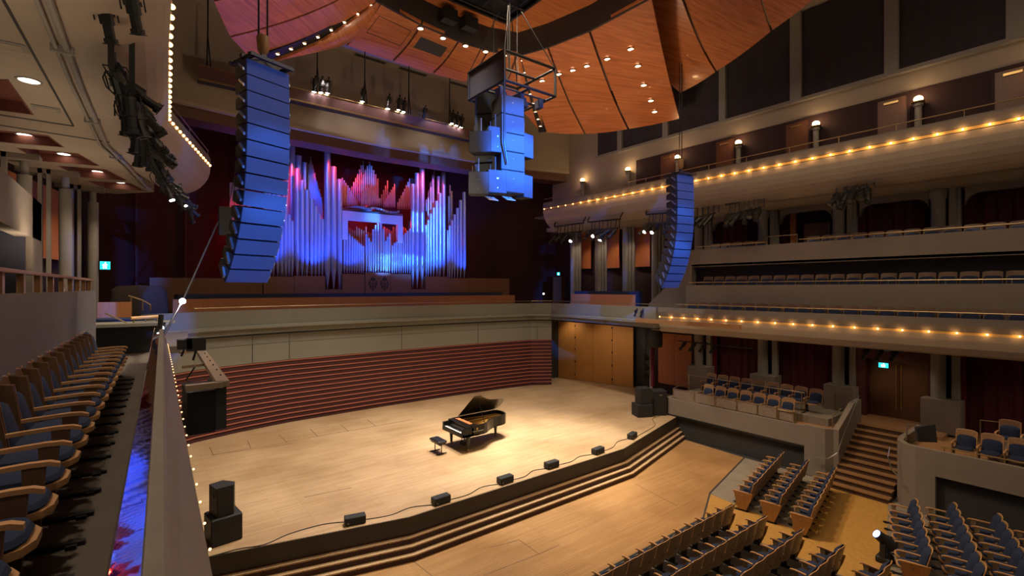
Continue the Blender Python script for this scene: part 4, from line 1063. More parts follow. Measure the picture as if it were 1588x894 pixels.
cab('cluster_speaker', 760, 783, 264, 299, 13.2, .55, 'lower middle small loudspeaker of the hanging cluster', rz=-.3)
cab('cluster_speaker', 811, 827, 272, 307, 13.3, .55, 'lower right small loudspeaker of the hanging cluster', rz=.15)
# back column of the cluster, seen edge on at its left
for k in range(4):
    cab('speaker_cabinet', 744, 762, 140+k*38, 176+k*38, 14.6, .5, ORD[k]+' cabinet from the top of the dark rear column of the cluster', rz=-.9, group='cabinets of the rear column', bracket=False, horn=False, face=black_box)
for (u, l) in ((762,'left'),(789,'right')):
    p = on_y(u, 308, 13.4); o = thing('reflector_board', l+' pale plate hanging below the central loudspeaker cluster', 'plate', (p.x, 13.4, p.z))
    m = MB(); m.M = Matrix.Translation(p) @ Matrix.Rotation(.5, 4, 'X'); m.box(-.2,.2,-.16,.16,-.01,.01); part(m, 'plate', mat('pale_plate', (.6,.5,.36), .5), o)
    part(MB().tube([(p.x,13.4,p.z),(p.x,13.5,p.z+.4)], .01), 'hanger', black, o)
# ================================================================ LIGHTING PIPE (gantry)
o = thing('lighting_gantry', 'long maroon lighting gantry with brass edges hanging before the beige proscenium wall', 'lighting gantry', (10, 23.5, 14.85))
part(MB().box(2.0,19.6,23.42,23.5,14.87,15.4), 'front_panel', mat('gantry_maroon', (.13,.055,.055), .45, var=.1, vscale=2), o)
part(MB().box(2.0,19.6,23.38,23.52,15.39,15.43), 'top_edge', brass, o); part(MB().box(2.0,19.6,23.38,23.52,14.84,14.88), 'bottom_edge', brass, o)
part(MB().box(2.0,19.6,23.5,24.0,14.86,14.9), 'catwalk_deck', black, o)
for x in (2.3,6.7,9.0,11.4,13.9,16.5):
    part(MB().tube([(x,23.7,14.9),(x+.05,23.7,17.2),(x+.05,23.7,18.33)], .03), 'suspension_rod', black, o)
    part(MB().tube([(x+.2,23.7,14.9),(x+.05,23.7,16.8)], .025), 'suspension_rod', black, o)
# ================================================================ SPOTLIGHTS
def make_spot(glow=True):
    """theatre spotlight pointing along local -Z tilted forward, hung from its clamp at the origin"""
    r = thing('spotlight', 'x', 'spotlight', (0,0,0))
    m = MB(); m.M = Matrix.Translation((0,0,-.32)) @ Matrix.Rotation(.0, 4, 'X')
    m.lathe((0,0,0), [(.05,.26),(.085,.24),(.09,.2),(.09,-.02),(.066,-.03),(.066,-.2),(.088,-.205),(.088,-.26)], 10); m.box(-.1,.1,-.04,.04,.08,.14); m.box(-.02,.02,.085,.13,-.0,.2); part(m, 'body', black, r)
    m = MB(); m.tube([(-.14,0,-.3),(-.14,0,-.06),(.14,0,-.06),(.14,0,-.3)], .012, 5); m.cyl((0,0,-.06),(0,0,.02),.025,n=8); m.box(-.03,.03,-.03,.03,.0,.07); part(m, 'yoke', black, r)
    m = MB(); m.lathe((0,0,-.585), [(1e-4,0),(.084,0),(.084,.012)], 12); part(m, 'lens', white_glow if glow else mat('lens_dark', (.06,.06,.07), .1), r)
    m = MB().lathe((0,0,-.6), [(.085,0),(.108,0),(.108,.012),(.085,.012),(.085,0)], 4)
    part(m, 'colour_frame', black, r)
    return r
spot_on = make_spot(True); spot_off = make_spot(False)
used = {'on': False, 'off': False}
def put_spot(kind, loc, rot, label, group, sc=1.0):
    src = spot_on if kind == 'on' else spot_off
    if not used[kind]:
        used[kind] = True; o = src; o.location = loc; o.rotation_euler = rot
    else: o = dup(src, loc, rot=rot)
    o.scale = (sc, sc, sc)
    o['label'] = label; o['group'] = group; return o
for (u, v, c) in ((489,144,0),(500,145,0),(510,146,0),(564,159,1),(604,170,2),(620,172,2),(628,175,2),(703,193,3),(710,196,3),(717,199,3)):
    p = on_y(u, v, 23.2)
    put_spot('on', (p.x, p.y, p.z+.72), (.15,.05,0), ['lit spotlight in the leftmost trio on the maroon gantry','single lit spotlight in the middle of the maroon gantry',
             'lit spotlight in the right trio around a suspension rod on the maroon gantry','lit spotlight in the last trio behind the centre cluster on the maroon gantry'][c], 'spotlights on the maroon gantry, cluster %s' % ['one','two','three','four'][c], 1.15)
p = on_y(660,180,23.2); put_spot('off', (p.x,p.y,p.z+.5), (.3,0,.2), 'unlit spotlight on the maroon gantry between two lit groups', 'unlit gantry spotlight')
# rigs under the right top tier
def rig_bar(u0, v0, u1, v1, x, label, n, group, lit=()):
    a = on_x(u0, v0, x); b = on_x(u1, v1, x)
    o = thing('lighting_bar', label, 'lighting bar', (x, (a.y+b.y)/2, (a.z+b.z)/2-.3))
    d = b-a
    part(MB().tube([a+V(.25,0,.45), a+V(.0,0,.1), a, b, b+V(.0,0,.15), b+V(.25,0,.5)], .045), 'upper_pipe', black, o)
    part(MB().tube([a+V(-.05,0,-.5)+d*.05, b+V(-.05,0,-.5)-d*.05], .04), 'lower_pipe', black, o)
    for k in range(4):
        q = a+d*(.12+.25*k); part(MB().tube([q, q+V(-.05,.0,-.5)], .025), 'strut', black, o); part(MB().tube([q+V(0,-.25,0), q+V(-.05,-.25,-.5)], .02), 'strut', black, o)
    for k in range(n):
        q = a+d*((k+.5)/n)+V(-.06,0,-.52)
        put_spot('on' if k in lit else 'off', tuple(q), (random.uniform(-.5,.5), random.uniform(.5,1.0), random.uniform(-.6,.3)), ('lit' if k in lit else 'unlit')+' spotlight on the '+label, group, 1.25)
rig_bar(1352,268,1290,285,21.6, 'rightmost black lighting bar under the right balcony', 6, 'spotlights on the nearest right bar')
rig_bar(1184,304,1125,318,21.6, 'second black lighting bar from the right under the balcony', 6, 'spotlights on the second right bar')
rig_bar(1112,314,1078,323,21.6, 'short black lighting bar just right of the right loudspeaker column', 4, 'spotlights on the short right bar')
rig_bar(1044,330,1002,333,21.3, 'black lighting bar just left of the right loudspeaker column', 5, 'spotlights on the bar left of the right column', (2,3))
rig_bar(962,340,912,345,21.0, 'black bar second from the far end of the right balcony', 6, 'spotlights on the far right bar', (2,3))
rig_bar(905,346,860,352,20.9, 'black lighting bar at the far end of the right balcony', 5, 'spotlights on the last right bar', (1,))
# big rig along the left top tier
pts = [(-.31,10.0,9.95),(-.2,11.2,9.85),(-.05,12.6,9.8),(.1,14.6,9.8),(.45,17.4,9.75),(1.45,21.4,9.6)]
o = thing('lighting_bar', 'long black lighting bar crowded with spotlights along the left top balcony', 'lighting bar', (.3,13,9.6))
part(MB().tube(pts, .045), 'upper_pipe', black, o); part(MB().tube([(x+.2,y,z-.4) for x,y,z in pts], .045), 'lower_pipe', black, o)
for i in range(11):
    t = .3+i/10*(len(pts)-1.5); k = min(int(t), len(pts)-2); q = Vector(pts[k]).lerp(Vector(pts[k+1]), t-k)
    part(MB().tube([q+V(-.02,0,.35), q, q+V(.2,0,-.4)], .025), 'strut', black, o)
part(MB().box(-.36,-.28,9.95,10.03,9.8,10.75), 'drop_arm', black, o); part(MB().box(-.1,-.02,10.1,10.18,9.4,10.75), 'drop_arm', black, o)
for k in range(5):
    q = Vector(pts[k])+V(0,.6,0); part(MB().tube([q, q+V(-.1,.05,.02), q+V(-.14,.12,-.08), q+V(-.1,.2,-.2), q+V(.1,.25,-.38)], .012, 6), 'cable_loop', black, o)
for i in range(52):
    t = (i//2+.4)/26*(len(pts)-1); k = min(int(t), len(pts)-2); q = Vector(pts[k]).lerp(Vector(pts[k+1]), t-k)+(V(0,0,-.02) if i % 2 == 0 else V(.2,0,-.42))
    lit = i in (38, 41, 48)
    aim = Vector((random.uniform(-.1,1.0), random.uniform(.0,1.0), random.uniform(-1,-.3))) if not lit else Vector((.35,-.25,-.9))
    e = aim.to_track_quat('-Z', 'Y').to_euler()
    put_spot('on' if lit else 'off', tuple(q), tuple(e), ('lit' if lit else 'unlit')+' spotlight on the crowded left balcony lighting bar', 'lit spotlights on the left bar' if lit else 'unlit spotlights on the left bar', 1.12 if i < 30 else .95)
for (u, v, l) in ((158,20,'left'),(200,2,'right')):
    q = on_z(u, v-24, 10.4)
    put_spot('off', tuple(q), (.3,-.25,.2), l+' of two large spotlights at the top left edge of the view', 'two large spotlights top left', 1.0)
# ================================================================ STAGE THINGS
# grand piano; keyboard faces -x, lid opens to the audience (-y)
PX, PY = 9.74, 17.1
def pp_(s, w, z): return (PX+s, PY-w, z)
outl = [(0,0),(0,1.52),(.75,1.52),(1.0,1.5),(1.2,1.42),(1.38,1.28),(1.55,1.16),(1.75,1.06),(2.0,1.0),(2.25,.97),(2.45,.91),(2.6,.78),(2.68,.58),(2.7,.3),(2.65,.1),(2.52,0)]
pn = thing('grand_piano', 'black concert grand piano with raised lid and golden interior at centre stage', 'piano', (PX+1.3, PY-.75, 0))
def ring_mesh(ol, t, z0, z1):
    m = MB(); n = len(ol); cx = sum(p[0] for p in ol)/n; inner = []
    for i in range(n):
        a = Vector(ol[i-1]); b = Vector(ol[i]); c = Vector(ol[(i+1) % n]); e1 = (b-a).normalized(); e2 = (c-b).normalized()
        nn = Vector((e1.y+e2.y, -e1.x-e2.x)).normalized(); q = b+nn*t*1.1; inner.append(q)
    vs = [pp_(p[0],p[1],z0) for p in ol]+[pp_(p[0],p[1],z1) for p in ol]+[pp_(p[0],p[1],z0) for p in inner]+[pp_(p[0],p[1],z1) for p in inner]
    fs = []
    for i in range(n):
        j = (i+1) % n; fs += [(i,j,n+j,n+i),(n+i,n+j,3*n+j,3*n+i),(3*n+i,3*n+j,2*n+j,2*n+i),(2*n+i,2*n+j,j,i)]
    return m.add(vs, fs)
cw = [(p[0], p[1]) for p in outl]
body = [(.42,0),(.42,1.52)]+outl[2:]
part(ring_mesh(body, .05, .62, 1.0), 'rim', gloss_black, pn)
m = MB(); m.prism([pp_(a,b,0)[:2] for a,b in body], .6, .66); part(m, 'bottom_board', gloss_black, pn)
m = MB(); m.prism([pp_(a*.98+.02,.03+b*.955,0)[:2] for a,b in body[2:]]+[pp_(.5,.06,0)[:2],pp_(.5,1.45,0)[:2]], .84, .86); part(m, 'soundboard', gold_plate, pn)
m = MB()
for k in range(24): 
    w = .12+k*.056; L_ = 2.45-.075*k*1.0 if k < 12 else 1.6-(k-12)*.05
    m.box(PX+.75, PX+L_, PY-w-.003, PY-w+.003, .875, .88)
part(m, 'strings', brass, pn)
m = MB()
for (a,b,c,d) in ((.7,.1,2.2,.3),(.7,.55,2.3,.5),(.7,1.0,1.6,.85)): m.tube([pp_(a,b,.9),pp_(c,d,.9)], .02)
part(m, 'iron_frame', gold_plate, pn)
m = MB(); m.box(PX+.02,PX+.42,PY-1.52,PY,.6,.70); m.box(PX+.0,PX+.5,PY-.1,PY,.6,.92); m.box(PX+.0,PX+.5,PY-1.52,PY-1.42,.6,.92); m.box(PX-.01,PX+.04,PY-1.52,PY,.6,.74)
m.box(PX+.22,PX+.27,PY-1.45,PY-.08,.7,.9); m.box(PX+.25,PX+.7,PY-1.5,PY-.02,.93,.99)
part(m, 'keybed', gloss_black, pn)
m = MB()
for k in range(52): y = PY-1.41+k*.0252; m.box(PX+.05,PX+.2,y+.001,y+.0235,.71,.745)
part(m, 'white_keys', ivory, pn)
m = MB()
for k in range(51):
    if k % 7 not in (1, 4): y = PY-1.41+(k+1)*.0252; m.box(PX+.11,PX+.2,y-.006,y+.006,.745,.757)
part(m, 'black_keys', black, pn)
m = MB(); m.box(PX+.44,PX+.5,PY-1.3,PY-.22,.99,1.02); m.add([pp_(.5,.25,1.0),pp_(.5,1.27,1.0),pp_(.62,1.27,1.02),pp_(.62,.25,1.02)],[(0,1,2,3)]); part(m, 'music_desk', mat('desk_gilt', (.4,.13,.04), .4), pn)
# lid
LA = math.radians(40)
def lidpt(s, w, t=0): return (PX+s, PY-w*math.cos(LA)+t*math.sin(LA)*-1, 1.015+w*math.sin(LA)+t*math.cos(LA))
lo = [(.72,-.02),(.72,1.55)]+outl[3:]
n = len(lo); vs = [lidpt(a,b,0) for a,b in lo]+[lidpt(a,b,.03) for a,b in lo]
m = MB().add(vs, [tuple(range(n)), tuple(range(2*n-1,n-1,-1))]+[(i,(i+1)%n,n+(i+1)%n,n+i) for i in range(n)]); part(m, 'lid', gloss_black, pn)
vs = [lidpt(a,b,.035) for a,b in ((.72,0),(.72,1.55),(1.1,1.52),(1.1,0))]+[lidpt(a,b,.06) for a,b in ((.72,0),(.72,1.55),(1.1,1.52),(1.1,0))]
part(MB().add(vs, [(0,1,2,3),(7,6,5,4),(0,1,5,4),(1,2,6,5),(2,3,7,6),(3,0,4,7)]), 'lid_flap', gloss_black, pn)
q = lidpt(1.0,1.35); part(MB().tube([(PX+1.05,PY-1.46,.98), q], .014, 6), 'lid_prop', gloss_black, pn)
m = MB(); 
for (s0, ss) in ((.95,1.1),(1.4,1.5),(1.9,1.95)): m.tube([lidpt(s0,.1,-.012), lidpt(ss,.75,-.012)], .012, 5)
part(m, 'lid_ribs', black, pn)
for (s, w) in ((.32,.14),(.32,1.38),(2.32,.42)):
    x, y, _ = pp_(s, w, 0)
    l = part(MB().lathe((x,y,.0), [(.05,.1),(.052,.14),(.06,.3),(.085,.5),(.10,.62)], 8), 'leg', gloss_black, pn, True)
    c = MB().cyl((x-.03,y,.045),(x+.03,y,.045),.045,n=12); c.lathe((x,y,.06), [(.03,0),(.045,.05)], 8); part(c, 'caster', brass, l)
ly = MB(); x, y, _ = pp_(.5,.76,0)
for s in (-.1,.1): ly.tube([(x,y+s,.62),(x,y+s*1.2,.2)], .015, 6)
ly.box(x-.06,x+.06,y-.16,y+.16,.08,.18); ly.tube([(x,y-.1,.15),(x+.4,y-.12,.6)], .01, 5); ly.tube([(x,y+.1,.15),(x+.4,y+.12,.6)], .01, 5)
part(ly, 'pedal_lyre', gloss_black, pn)
m = MB()
for s in (-.08,0,.08): m.box(x-.2,x-.05,y+s-.015,y+s+.015,.06,.075)
part(m, 'pedals', brass, pn)
# small crest and name bar on the piano side, without letters that can be read
part(MB().box(PX+.62,PX+.68,PY-1.535,PY-1.525,.82,.9), 'side_emblem', brass, pn)
part(MB().box(PX+.45,PX+.95,PY-1.532,PY-1.525,.755,.785), 'side_emblem', mat('emblem_grey', (.3,.28,.25), .4, .5), pn)
bn = thing('piano_bench', 'black padded piano bench on two T-shaped steel legs', 'bench', (9.12, 16.35, 0))
m = MB(); m.bbox(8.93,9.31,15.98,16.72,.42,.52,.03); part(m, 'seat', mat('black_leather', (.012,.012,.014), .35), bn)
m = MB()
for k in range(5): 
    for j in range(3): m.ball((9.02+j*.1,16.08+k*.13,.522),.008,6)
part(m, 'buttons', black, bn)
part(MB().box(8.98,9.26,16.02,16.68,.37,.42), 'seat_frame', gloss_black, bn)
for y in (16.1, 16.6):
    l = MB().tube([(9.12,y,.38),(9.12,y,.03)], .02, 8); l.box(8.9,9.34,y-.02,y+.02,0,.035); part(l, 'leg', black, bn)
part(MB().tube([(9.12,16.1,.3),(9.12,16.6,.3)], .015, 6), 'stretcher', black, bn)
# front fill loudspeakers along the stage edge
FS = [((553,815),-.22),((687,783),.02),((787,751),.02),((859,727),.0),((931,705),.1),((984,681),.28)]
prev = None
fp = []
pr_ = thing('front_fill_speaker', 'x', 'loudspeaker', (0,0,0))
part(MB().bbox(-.27,.27,-.12,.12,.02,.22,.012), 'cabinet', black_box, pr_)
part(MB().box(-.25,.25,-.128,-.118,.035,.205), 'grille', mat('black_grille', (.02,.02,.022), .7, bump=.3, bscale=300), pr_)
m = MB()
for x in (-.2,.2): m.box(x-.03,x+.03,-.1,.1,0,.022)
part(m, 'foot', black, pr_); part(MB().box(-.2,-.17,-.132,-.127,.06,.09), 'badge', steel, pr_)
for i, ((u, v), rz) in enumerate(FS):
    q = on_z(u, v, 0); fp.append(q+V(0,.12,0))
    l = ORD[i]+' low black front loudspeaker from the left on the stage edge'
    if i == 0: pr_.location = fp[0]; pr_.rotation_euler = (0,0,rz); pr_['label'] = l; pr_['group'] = 'front loudspeakers on the stage edge'
    else: dup(pr_, fp[-1], rz, l, 'front loudspeakers on the stage edge')
cb = [on_z(326,864,.012)]+[on_z(u,v,.012) for u,v in ((370,852),(410,845),(450,828),(500,814),(535,810))]
def cable(pts, label):
    P = [Vector(p) for p in pts]; out = []
    for i in range(len(P)-1):
        for k in range(6):
            t = k/6; a, b, c, d = P[max(i-1,0)], P[i], P[i+1], P[min(i+2,len(P)-1)]
            out.append(.5*((2*b)+(c-a)*t+(2*a-5*b+4*c-d)*t*t+(3*b-a-3*c+d)*t**3))
    out.append(P[-1]); 
    for p in out: p.z = .013
    single(MB().tube(out, .011, 6), 'speaker_cable', black, label, 'cable')
cable(cb, 'black cable curving from the left speaker stack to the first front loudspeaker')
for i in range(5):
    a, b = fp[i]+V(.28,.02,0), fp[i+1]+V(-.28,.02,0); m1 = a.lerp(b,.35)+V(0,-.06,0); m2 = a.lerp(b,.7)+V(0,.14,0)
    cable([a, m1, m2, b], 'black cable between the '+ORD[i]+' and '+ORD[i+1]+' front loudspeakers')
cable([fp[5]+V(.3,0,0), on_z(1005,668,0), on_z(1016,660,0), on_z(1012,650,0), on_z(1024,646,0)], 'black cable snaking from the last front loudspeaker to the right stack')
# left stack
q = on_z(350,843,0); rz = .12
o = thing('subwoofer', 'large black subwoofer box at the left end of the stage edge', 'loudspeaker', (q.x,q.y+.3,0), rz)
m = MB(); m.M = wm(o); m.bbox(-.36,.33,-.35,.35,0,.66,.02); part(m, 'cabinet', black_box, o)
m = MB(); m.M = wm(o); m.box(-.345,.315,-.36,-.345,.03,.63); part(m, 'grille', mat('black_grille', (.02,.02,.022), .7, bump=.3, bscale=300), o)
q = wm(o) @ Vector((-.04,.0,.66))
o = thing('top_speaker', 'black angled loudspeaker standing on the left subwoofer', 'loudspeaker', tuple(q), .3)
m = MB(); m.M = wm(o); m.prism([(-.24,-.24),(.14,-.3),(.26,-.1),(.12,.24),(-.2,.24)], .002, .72); part(m, 'cabinet', black_box, o)
m = MB(); m.M = wm(o); m.prism([(-.22,-.252),(.13,-.31),(.13,-.3),(-.22,-.24)], .03, .69); part(m, 'grille', mat('black_grille', (.02,.02,.022), .7, bump=.3, bscale=300), o)
m = MB(); m.M = wm(o); m.box(-.246,-.238,-.1,.05,.45,.55); part(m, 'handle', black, o)
# right stack
q = on_z(1003,648,0); ry = -.45
o = thing('subwoofer', 'black subwoofer box at the right end of the stage beside the box seats', 'loudspeaker', (q.x+.1,q.y+.35,0), ry)
m = MB(); m.M = wm(o); m.bbox(-.4,.4,-.35,.35,0,.62,.02); part(m, 'cabinet', black_box, o)
m = MB(); m.M = wm(o); m.box(-.37,.37,-.362,-.348,.04,.58); part(m, 'grille', mat('black_grille', (.02,.02,.022), .7, bump=.3, bscale=300), o)
q = wm(o) @ Vector((.05,.0,.62))
o = thing('top_speaker', 'black loudspeaker standing on the right subwoofer', 'loudspeaker', tuple(q), ry)
m = MB(); m.M = wm(o); m.bbox(-.3,.3,-.28,.28,.002,.78,.02); part(m, 'cabinet', black_box, o)
m = MB(); m.M = wm(o); m.box(-.28,.28,-.292,-.278,.03,.75); part(m, 'grille', mat('black_grille', (.02,.02,.022), .7, bump=.3, bscale=300), o)
q = on_z(1030,644,0)
o = thing('tall_speaker', 'tall black loudspeaker cabinet right behind the right subwoofer', 'loudspeaker', (q.x-.1,q.y+.3,0), -.6)
m = MB(); m.M = wm(o); m.bbox(-.34,.34,-.33,.33,0,1.22,.02); part(m, 'cabinet', black_box, o)
m = MB(); m.M = wm(o); m.box(-.05,.1,-.34,-.33,.98,1.04); part(m, 'badge', steel, o)
# drum shaped housing, drape and floor lights at the stage end of the right loge
q = on_y(1014,524,15.9)
o = thing('curtain_drum', 'black drum shaped housing hanging under the loge end above a crimson drape', 'curtain housing', (q.x, 15.9, q.z-.5))
part(MB().lathe((q.x,15.9,q.z-.5), [(.4,0),(.45,.02),(.45,.93),(.4,.95)], 20), 'drum', mat('drum_black', (.025,.027,.027), .6), o, True)
for k in range(3): part(MB().tube([(q.x-.25+.25*k,15.9,q.z+.45),(q.x-.2+.2*k,15.9,4.3)], .015), 'hanger', black, o)
mb = MB().grid(lambda u, v: (q.x-.16+.25*u+.02*math.sin(v*5), 15.95+.05*math.sin(u*25), 1.0+v*(q.z-1.5)), 16, 6, (0,.015,0))
single(mb, 'drape', mat('drape_crimson', (.12,.012,.028), .9), 'hanging crimson drape strip below the black drum housing', 'curtain', smooth=True)
single(MB().lathe((q.x+.32,16.3,0), [(.08,0),(.08,q.z-.4)], 12).lathe((q.x+.5,16.4,0), [(.05,0),(.05,q.z-.4)], 10), 'drape_pole', plaster_grey, 'pale double pole right of the crimson drape', 'pole')
q = on_z(1001,607,0)
o = thing('light_tower', 'black boom stand with stacked side lights at the right stage edge', 'light stand', (q.x,q.y,0))
part(MB().tube([(q.x,q.y,.02),(q.x,q.y,3.4)], .03), 'pole', black, o); part(MB().box(q.x-.3,q.x+.3,q.y-.3,q.y+.3,0,.04), 'base', black, o)
for z in (1.0,1.5,2.1): part(MB().cyl((q.x-.2,q.y-.25,z-.06),(q.x+.1,q.y+.1,z+.06),.15,.12,n=12), 'side_light', black, o, True)
part(MB().tube([(q.x-.05,q.y,2.0),(q.x-.4,q.y-.1,1.6),(q.x-.35,q.y-.1,.9),(q.x-.1,q.y,.3)], .015), 'cable', black, o)
# wooden trough under the right loge end with work lights
a = on_x(1000,497,20.45); b = on_x(1140,505,20.45)
o = thing('wooden_trough', 'plain wooden cable trough below the bulb strip at the stage end of the loge', 'trough', (20.6, 13, 4.6))
part(MB().sweep([(20.75,16.0,0),(20.62,14.5,0),(20.6,10.4,0)], [(-.15,4.52),(-.15,4.72),(.03,4.72),(.03,4.52)]), 'trough', oak, o)
for (u, v) in ((988,487),(997,488)):
    q = on_y(u, v, 15.6); put_spot('off', (q.x,15.6,q.z+.25), (.4,0,0), 'small black work light on the wooden trough, '+('left' if u < 990 else 'right')+' one', 'work lights on the trough', .7)
# ================================================================ LEFT LOGE FITTINGS
o = thing('outrigger_frame', 'wooden and steel bracket frame hung outside the left parapet, carrying a black box', 'bracket frame', (.75, 9.6, 4.9))
fA = on_z(318,540,5.0); 
zt_ = 4.95
P1, P2, P3, P4 = on_z(280,545,zt_), on_z(310,541,zt_), on_z(346,592,zt_), on_z(288,598,zt_)
fmw = mat('frame_tan', (.30,.22,.15), .5)
def beam(a, b, w, h): 
    d = (b-a).normalized(); n = Vector((-d.y,d.x,0))*w/2; u = V(0,0,h)
    return MB().add([a-n,a+n,b+n,b-n,a-n-u,a+n-u,b+n-u,b-n-u],[(0,1,2,3),(7,6,5,4),(0,4,5,1),(1,5,6,2),(2,6,7,3),(3,7,4,0)])
part(beam(P1,P2,.08,.06), 'cross_beam', fmw, o); part(beam(P4,P3,.12,.08), 'cross_beam', fmw, o)
part(beam(P2+(P2-P3)*.05,P3,.16,.08), 'long_beam', fmw, o)
part(beam((P1+P4)/2+V(0,0,-.02),(P2+P3)/2+V(0,0,-.02),.05,.05), 'cross_beam', fmw, o)
m = MB()
for k in range(7): q = P2.lerp(P3, .1+k*.13); m.cyl(q+V(.02,0,0), q+V(.02,0,.02), .012, n=6)
part(m, 'bolts', black, o)
part(MB().tube([(P2+P3)/2+V(-.2,0,-.05),(P2+P3)/2+V(-.35,0,-.3),(P2+P3)/2+V(-.2,0,-.4)], .015), 'hook', black, o)
b0 = P4+V(.02,.05,-.1); b1_ = P3+V(.04,.05,-.1)
dd_ = (b1_-b0); rz = math.atan2(dd_.y, dd_.x)
o = thing('hanging_box', 'black speaker box hanging under the wooden bracket frame outside the left parapet', 'loudspeaker', (b0.x,b0.y,b0.z-.62), rz)
L2 = dd_.length; m = MB(); m.M = wm(o); m.box(0,L2*.72,0,.9,0,.6); part(m, 'cabinet', black, o)
m = MB(); m.M = wm(o); m.box(L2*.73,L2*1.02,0,.95,.02,.62); part(m, 'side_housing', dark_grey, o)
for (u, v, s, l) in ((286,534,.12,'left'),(304,534,.16,'right')):
    q = on_y(u, v, 11.5); o = thing('monitor_box', l+' small black box speaker above the bracket frame', 'loudspeaker', (q.x,11.5,q.z-s), 0)
    part(MB().box(q.x-s,q.x+s,11.4,11.6,q.z-s*.8,q.z+s*.8), 'cabinet', black_box, o); part(MB().tube([(q.x,11.5,q.z-s*.8),(q.x-.05,11.5,q.z-s*2)], .02), 'stand', black, o)
# boom pole with the bright lamp
q0 = on_y(252,524,13.2); q1 = on_y(283,467,16.2); q2 = on_y(338,345,19.5)
o = thing('boom_pole', 'long thin black pole slanting up from the end of the left parapet', 'pole', tuple(q0))
part(MB().tube([q0,q1,q2], .03), 'pole', black, o); part(MB().tube([q0+V(-.06,0,0),q0+V(-.02,.1,.5)], .05), 'clamp', black, o)
o = thing('work_lamp', 'bright white work lamp on the slanting pole at the left end of the gallery rail', 'lamp', tuple(q1+V(-.02,-.25,-.1)))
c = q1+V(-.02,-.3,0); part(MB().ball(c, .075, 12), 'bulb', mat('star_glow', (1,1,1), .3, emit=(1,.97,.92), estr=120), o, True)
part(MB().cyl(c+V(0,.05,0), q1, .05, .07, n=10), 'housing', black, o)
q = on_y(249,519,13.4)
o = thing('small_spotlight', 'two small cool white lamps clamped at the tip of the left parapet', 'lamp', tuple(q))
cw = mat('cool_glow', (1,1,1), .3, emit=(.8,.9,1), estr=18)
for (u, v, r) in ((250,509,.05),(247,516,.07)):
    c = on_y(u, v, 13.3); part(MB().ball(c, r, 10), 'lamp', cw, o, True)
part(MB().tube([on_y(254,500,13.4), on_y(251,512,13.4), on_y(250,527,13.4)], .04), 'clamp', black, o)
# rail and seats of the left second row
o = thing('wooden_rail', 'brown wooden rail on posts along the top of the left loge wall', 'handrail', (-.9,7,6.24))
part(MB().sweep([(lx(-1.3,-2),-2,0),(lx(-1.3,14.4),14.4,0)], [(-.05,6.46),(-.05,6.5),(.05,6.5),(.05,6.46)]), 'top_rail', oak, o)
for k in range(12):
    y = 4.2+k*.92; part(MB().box(lx(-1.32,y)-.03,lx(-1.32,y)+.03,y-.06,y+.06,6.23,6.46), 'rail_post', oak, o)
# terrace beyond the end of the left loge
o = thing('choir_bench', 'orange wooden bench with navy cushions beyond the far end of the left loge', 'bench', (-.5,19.4,5.0))
part(MB().box(-.95,-.12,19.5,19.56,5.35,5.86), 'bench_back', bench_wood, o); part(MB().prism([(-.95,18.4),(-.0,18.2),(.25,19.4),(-.95,19.5)], 5.24,5.38), 'seat_cushion', navy, o)
part(MB().box(-.9,.1,18.5,19.4,4.6,5.24), 'bench_base', dark_grey, o)
o = thing('covered_instrument', 'bulky case under a dark brown cover at the far left of the choir gallery', 'covered case', (.1,24.6,4.6))
part(MB().pillow(-.85,1.05,24.0,25.2,4.6,6.42, 5, 10), 'cover', mat('dark_cover', (.035,.022,.018), .9, bump=.4, bscale=5), o, True)
o = thing('terrace_rail', 'short brass lit handrail beyond the end of the left loge', 'handrail', (.1,16.6,5.36))
ra, rb = on_y(203,494,16.6), on_y(248,491,16.8)
part(MB().tube([ra, rb], .045), 'top_rail', mat('gold_lit_wood', (.75,.42,.15), .4), o)
for t in (.1,.5,.9): q = ra.lerp(rb,t); part(MB().tube([q, (q.x,q.y,5.34)], .02), 'rail_post', brass_dk, o)
q = [on_y(u,v,16.4) for u,v in ((163,486),(203,504),(250,503))]
o = thing('terrace_rail', 'sloping brass handrail coming down to the ledge at the end of the left loge', 'handrail', tuple(q[1]))
part(MB().tube(q, .02), 'top_rail', brass_dk, o)
o = thing('terrace_rail', 'upright brass gate rail near the covered case at the far left', 'handrail', tuple(on_y(215,470,21)))
for (u0,v0,u1,v1) in ((199,459,221,466),(221,466,233,473),(203,459,203,482),(221,466,221,482),(233,473,233,482)):
    part(MB().tube([on_y(u0,v0,21), on_y(u1,v1,21)], .025), 'rail_tube', brass_dk, o)
